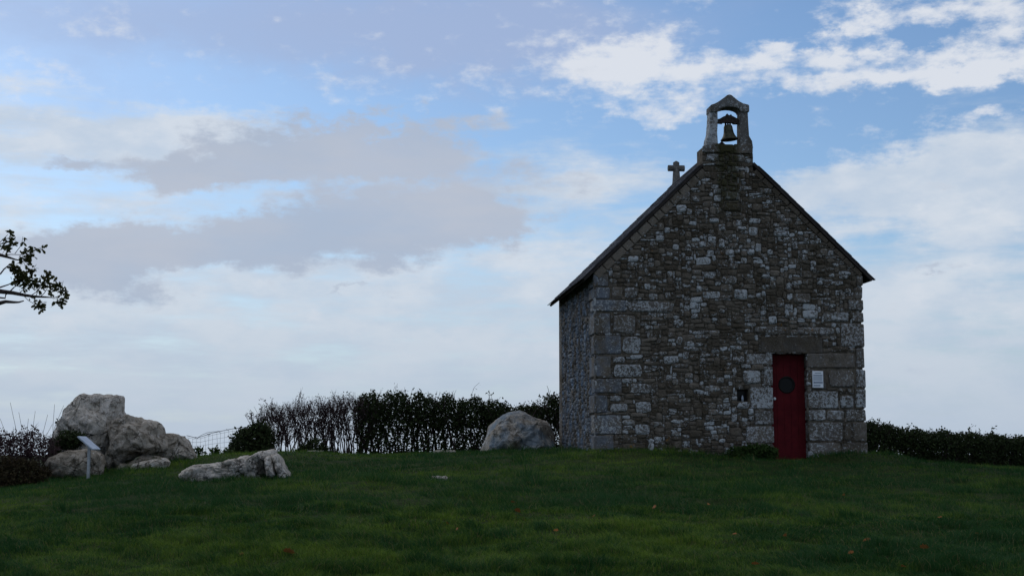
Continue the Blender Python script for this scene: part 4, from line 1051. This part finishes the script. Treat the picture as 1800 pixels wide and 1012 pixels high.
    for x, y, rx, ry, n in cl:
        for _ in range(int(n * 1.25)):
            v = rvec(r) * r.random() ** 0.5; p = w(x + v.x * rx, y + v.z * ry, v.y * rx * OY / 2500)
            oakleaf(fo_, p, (rvec(r) + Vector((0.3, 0, -0.15))), rvec(r) + Vector((0, 0, .4)), r.uniform(.05, .088), (r.random() * .8, 0, 0, 1))
    crown = [(-180, 640, 70, 40), (-120, 395, 40, 40), (-200, 300, 80, 55), (-320, 150, 90, 60), (-520, 160, 90, 60), (-420, 110, 110, 60), (-650, 290, 100, 70), (-690, 500, 90, 60), (-300, 420, 90, 60), (-520, 400, 90, 70), (-160, 520, 70, 45), (-110, 460, 50, 40), (-420, 240, 110, 70)]
    for x, y, rx, ry in crown:
        for _ in range(260):
            v = rvec(r) * r.random() ** 0.4; p = w(x + v.x * rx, y + v.z * ry, v.y * rx * OY / 2500)
            oakleaf(fo_, p, rvec(r), rvec(r) + Vector((0, 0, .4)), r.uniform(.06, .10), (r.random(), 0, 0, 1))
    obj('crown', fo_, M_leaf_oak, oak)
build_oak()

# ------------------------------------------------------------------ grass and litter
def build_grass():
    rs = np.random.RandomState(4); N = 900000
    # spread evenly over the picture of the slope: thinner with distance
    Y = 1 / (1 / 9.3 + rs.rand(N) * (1 / 37.5 - 1 / 9.3)); Y = np.where(rs.rand(N) < 0.55, Y, np.exp(rs.uniform(np.log(9.3), np.log(37.5), N)))
    X = (rs.rand(N) - 0.5) * (0.80 * Y + 3.4)
    u = (X - C0.x) * UX.x + (Y - C0.y) * UX.y; v = (X - C0.x) * VX.x + (Y - C0.y) * VX.y
    keep = ~((u > 0.02) & (u < W - 0.02) & (v > 0.03) & (v < L)); keep &= ~((u > D0 - 0.05) & (u < D1 + 0.05) & (v > -0.10) & (v < 0.5))
    bare = np.zeros(N, bool)
    for px, py, Yc, rr_ in [(1352, 840, 22.3, .20), (1232, 838, 22.6, .12), (725, 888, 16.9, .24), (300, 846, 21.9, .30)]:
        p = P(px, py, Yc); bare |= ((X - p.x) ** 2 + ((Y - p.y) * 0.6) ** 2 < rr_ ** 2) & (rs.rand(N) < 0.65)
    keep &= ~bare
    X, Y = X[keep], Y[keep]; N = len(X); Z = ground_fast(X, Y)
    patch = vnoise(X * 0.75, Y * 0.55, 1.5, 2) * 0.6 + vnoise(X, Y, 0.5, 3) * 0.4
    tall = 0.6 * vnoise(X + 9, Y * 0.8 + 4, 0.30, 0) + 0.4 * vnoise(X + 2, Y + 1, 0.11, 3); tall2 = vnoise(X, Y, 1.0, 1)
    h = (0.026 + 0.10 * tall ** 2.4 + 0.03 * tall2 ** 1.5) * rs.uniform(0.6, 1.25, N)
    tuft = np.clip((vnoise(X * 0.8 + 17, Y * 0.8 + 5, 0.27, 2) - 0.70) * 6, 0, 1); h = h * (1 + 0.9 * tuft)
    u = (X - C0.x) * UX.x + (Y - C0.y) * UX.y; v = (X - C0.x) * VX.x + (Y - C0.y) * VX.y
    nearwall = (v > -0.35) & (v < L) & (u > -0.3) & (u < W + 0.8); h = np.where(nearwall, h * 1.5, h)
    nearrock = np.zeros(N, bool)
    for px, py, Yc, rr_ in [(420, 845, 21.2, .8), (160, 842, 25, .9), (280, 820, 26, .9), (915, 797, 30.4, .9)]:
        p = P(px, py, Yc); nearrock |= (X - p.x) ** 2 + (Y - p.y) ** 2 < rr_ ** 2
    h = np.where(nearrock, h * 1.45, h)
    wd = 0.0058 * np.clip(Y / 13, 0.9, 2.2) * rs.uniform(0.7, 1.3, N)
    a = rs.rand(N) * 2 * np.pi; ln = h * rs.uniform(0.25, 1.1, N)
    wind = vnoise(X, Y, 0.7, 2) * 6.28
    a = np.where(rs.rand(N) < 0.5, wind + rs.normal(0, .7, N), a)
    lx, ly = np.cos(a) * ln, np.sin(a) * ln
    b = rs.rand(N) * np.pi; sx, sy = np.cos(b) * wd / 2, np.sin(b) * wd / 2
    near = Y < 16.5
    lump = 0.45 * vnoise(X + 3, Y * 0.7 + 8, 0.42, 1) + 0.55 * vnoise(X + 5, Y * 0.8 + 2, 0.14, 2)
    tint = np.clip(patch * 1.5 - 0.62 + (lump - 0.5) * 1.0 - (tall - .5) * 0.25 - tuft * 0.3 + rs.normal(0, .26, N), 0, 1); straw = (rs.rand(N) < 0.045).astype(float)
    def tris(idx, bent):
        x, y, z, hh = X[idx], Y[idx], Z[idx] - 0.012, h[idx]
        base1 = np.stack([x - sx[idx], y - sy[idx], z], 1); base2 = np.stack([x + sx[idx], y + sy[idx], z], 1)
        tip = np.stack([x + lx[idx], y + ly[idx], z + hh * 0.92], 1)
        if not bent: return np.stack([base1, base2, tip], 1)
        m1 = np.stack([x - sx[idx] * .8 + lx[idx] * .28, y - sy[idx] * .8 + ly[idx] * .28, z + hh * .62], 1); m2 = np.stack([x + sx[idx] * .8 + lx[idx] * .28, y + sy[idx] * .8 + ly[idx] * .28, z + hh * .62], 1)
        return np.stack([base1, base2, m2, m1, tip], 1)
    A = tris(near, True); B_ = tris(~near, False); nA, nB = len(A), len(B_)
    V = np.concatenate([A.reshape(-1, 3), B_.reshape(-1, 3)]).astype(np.float32)
    o5 = np.arange(nA) * 5
    loops = np.concatenate([np.concatenate([np.stack([o5, o5 + 1, o5 + 2, o5 + 3], 1), np.stack([o5 + 3, o5 + 2, o5 + 4], 1)], 1).ravel(), (nA * 5 + np.arange(nB * 3))]).astype(np.int32)
    tot = np.concatenate([np.tile([4, 3], nA), np.full(nB, 3)]).astype(np.int32); start = np.concatenate([[0], np.cumsum(tot)[:-1]]).astype(np.int32)
    me = bpy.data.meshes.new('grass'); me.vertices.add(len(V)); me.vertices.foreach_set('co', V.ravel())
    me.loops.add(len(loops)); me.loops.foreach_set('vertex_index', loops)
    me.polygons.add(len(tot)); me.polygons.foreach_set('loop_start', start); me.polygons.foreach_set('loop_total', tot)
    me.update(calc_edges=True)
    c = np.zeros((len(V), 4), np.float32); c[:, 3] = 1
    c[:, 0] = np.concatenate([np.repeat(tint[near], 5), np.repeat(tint[~near], 3)]); c[:, 1] = np.concatenate([np.repeat(straw[near], 5), np.repeat(straw[~near], 3)])
    at = me.attributes.new('tint', 'FLOAT_COLOR', 'POINT'); at.data.foreach_set('color', c.ravel())
    m, t, b_ = mat('grass_blade'); R, G, B2 = attr(t)
    col = t.mix(R, (0.022, 0.070, 0.018, 1), (0.150, 0.225, 0.028, 1)); col = t.mix(t.math('MULTIPLY', G, 0.8), col, (0.19, 0.16, 0.07, 1))
    t.l.new(col, b_.inputs['Base Color']); b_.inputs['Roughness'].default_value = 0.6; b_.inputs['Specular IOR Level'].default_value = 0.08
    tr = t.new('ShaderNodeBsdfTranslucent'); t.l.new(col, tr.inputs[0]); mx = t.new('ShaderNodeMixShader'); mx.inputs[0].default_value = 0.3
    t.l.new(b_.outputs[0], mx.inputs[1]); t.l.new(tr.outputs[0], mx.inputs[2]); t.l.new(mx.outputs[0], m.node_tree.nodes['Material Output'].inputs[0])
    me.materials.append(m)
    o = bpy.data.objects.new('grass', me); S.collection.objects.link(o); o['kind'] = 'stuff'; tag(o, 'short lumpy green grass covering the slope', 'grass')
build_grass()
def surf_y(px, py):                                        # where the ray through a pixel meets the slope
    d = ray(px, py); lo = 8.0
    for k in range(600):
        Y = 8 + k * 0.05; p = d * (Y / d.y)
        if p.z + EYE <= gz(p.x, Y): return Y
    return 26.0
r4 = random.Random(6); leafs = []
for px, py, s in [(911, 906, .085), (1149, 899, .085), (511, 981, .085), (1628, 972, .09), (1245, 893, .06), (1484, 876, .055), (1045, 914, .05), (1218, 953, .05), (1381, 950, .055), (1290, 948, .045), (1651, 917, .045), (1522, 958, .06), (786, 926, .055), (803, 940, .05),
                  (423, 983, .04), (1494, 982, .045), (1718, 945, .045), (1330, 1000, .05), (902, 888, .06), (1590, 1006, .05), (976, 941, .04)]:
    Y = surf_y(px, py); p = P(px, py, Y); p.z = gz(p.x, Y) + 0.045
    mb = MB(); oakleaf(mb, Vector((-s / 2, 0, 0)), Vector((1, 0, r4.uniform(-.2, .2))), Vector((r4.uniform(-.5, .5), -.7, 1)), s * 1.3, (r4.random(), 0, 0, 1))
    o = obj('fallen_leaf', mb, M_fallen); o.location = p; o.rotation_euler = (r4.uniform(-.3, .5), r4.uniform(-.3, .3), r4.uniform(0, 6.28))
    tag(o, 'single brown autumn leaf lying on the lawn', 'leaf', 'fallen leaves on the lawn')
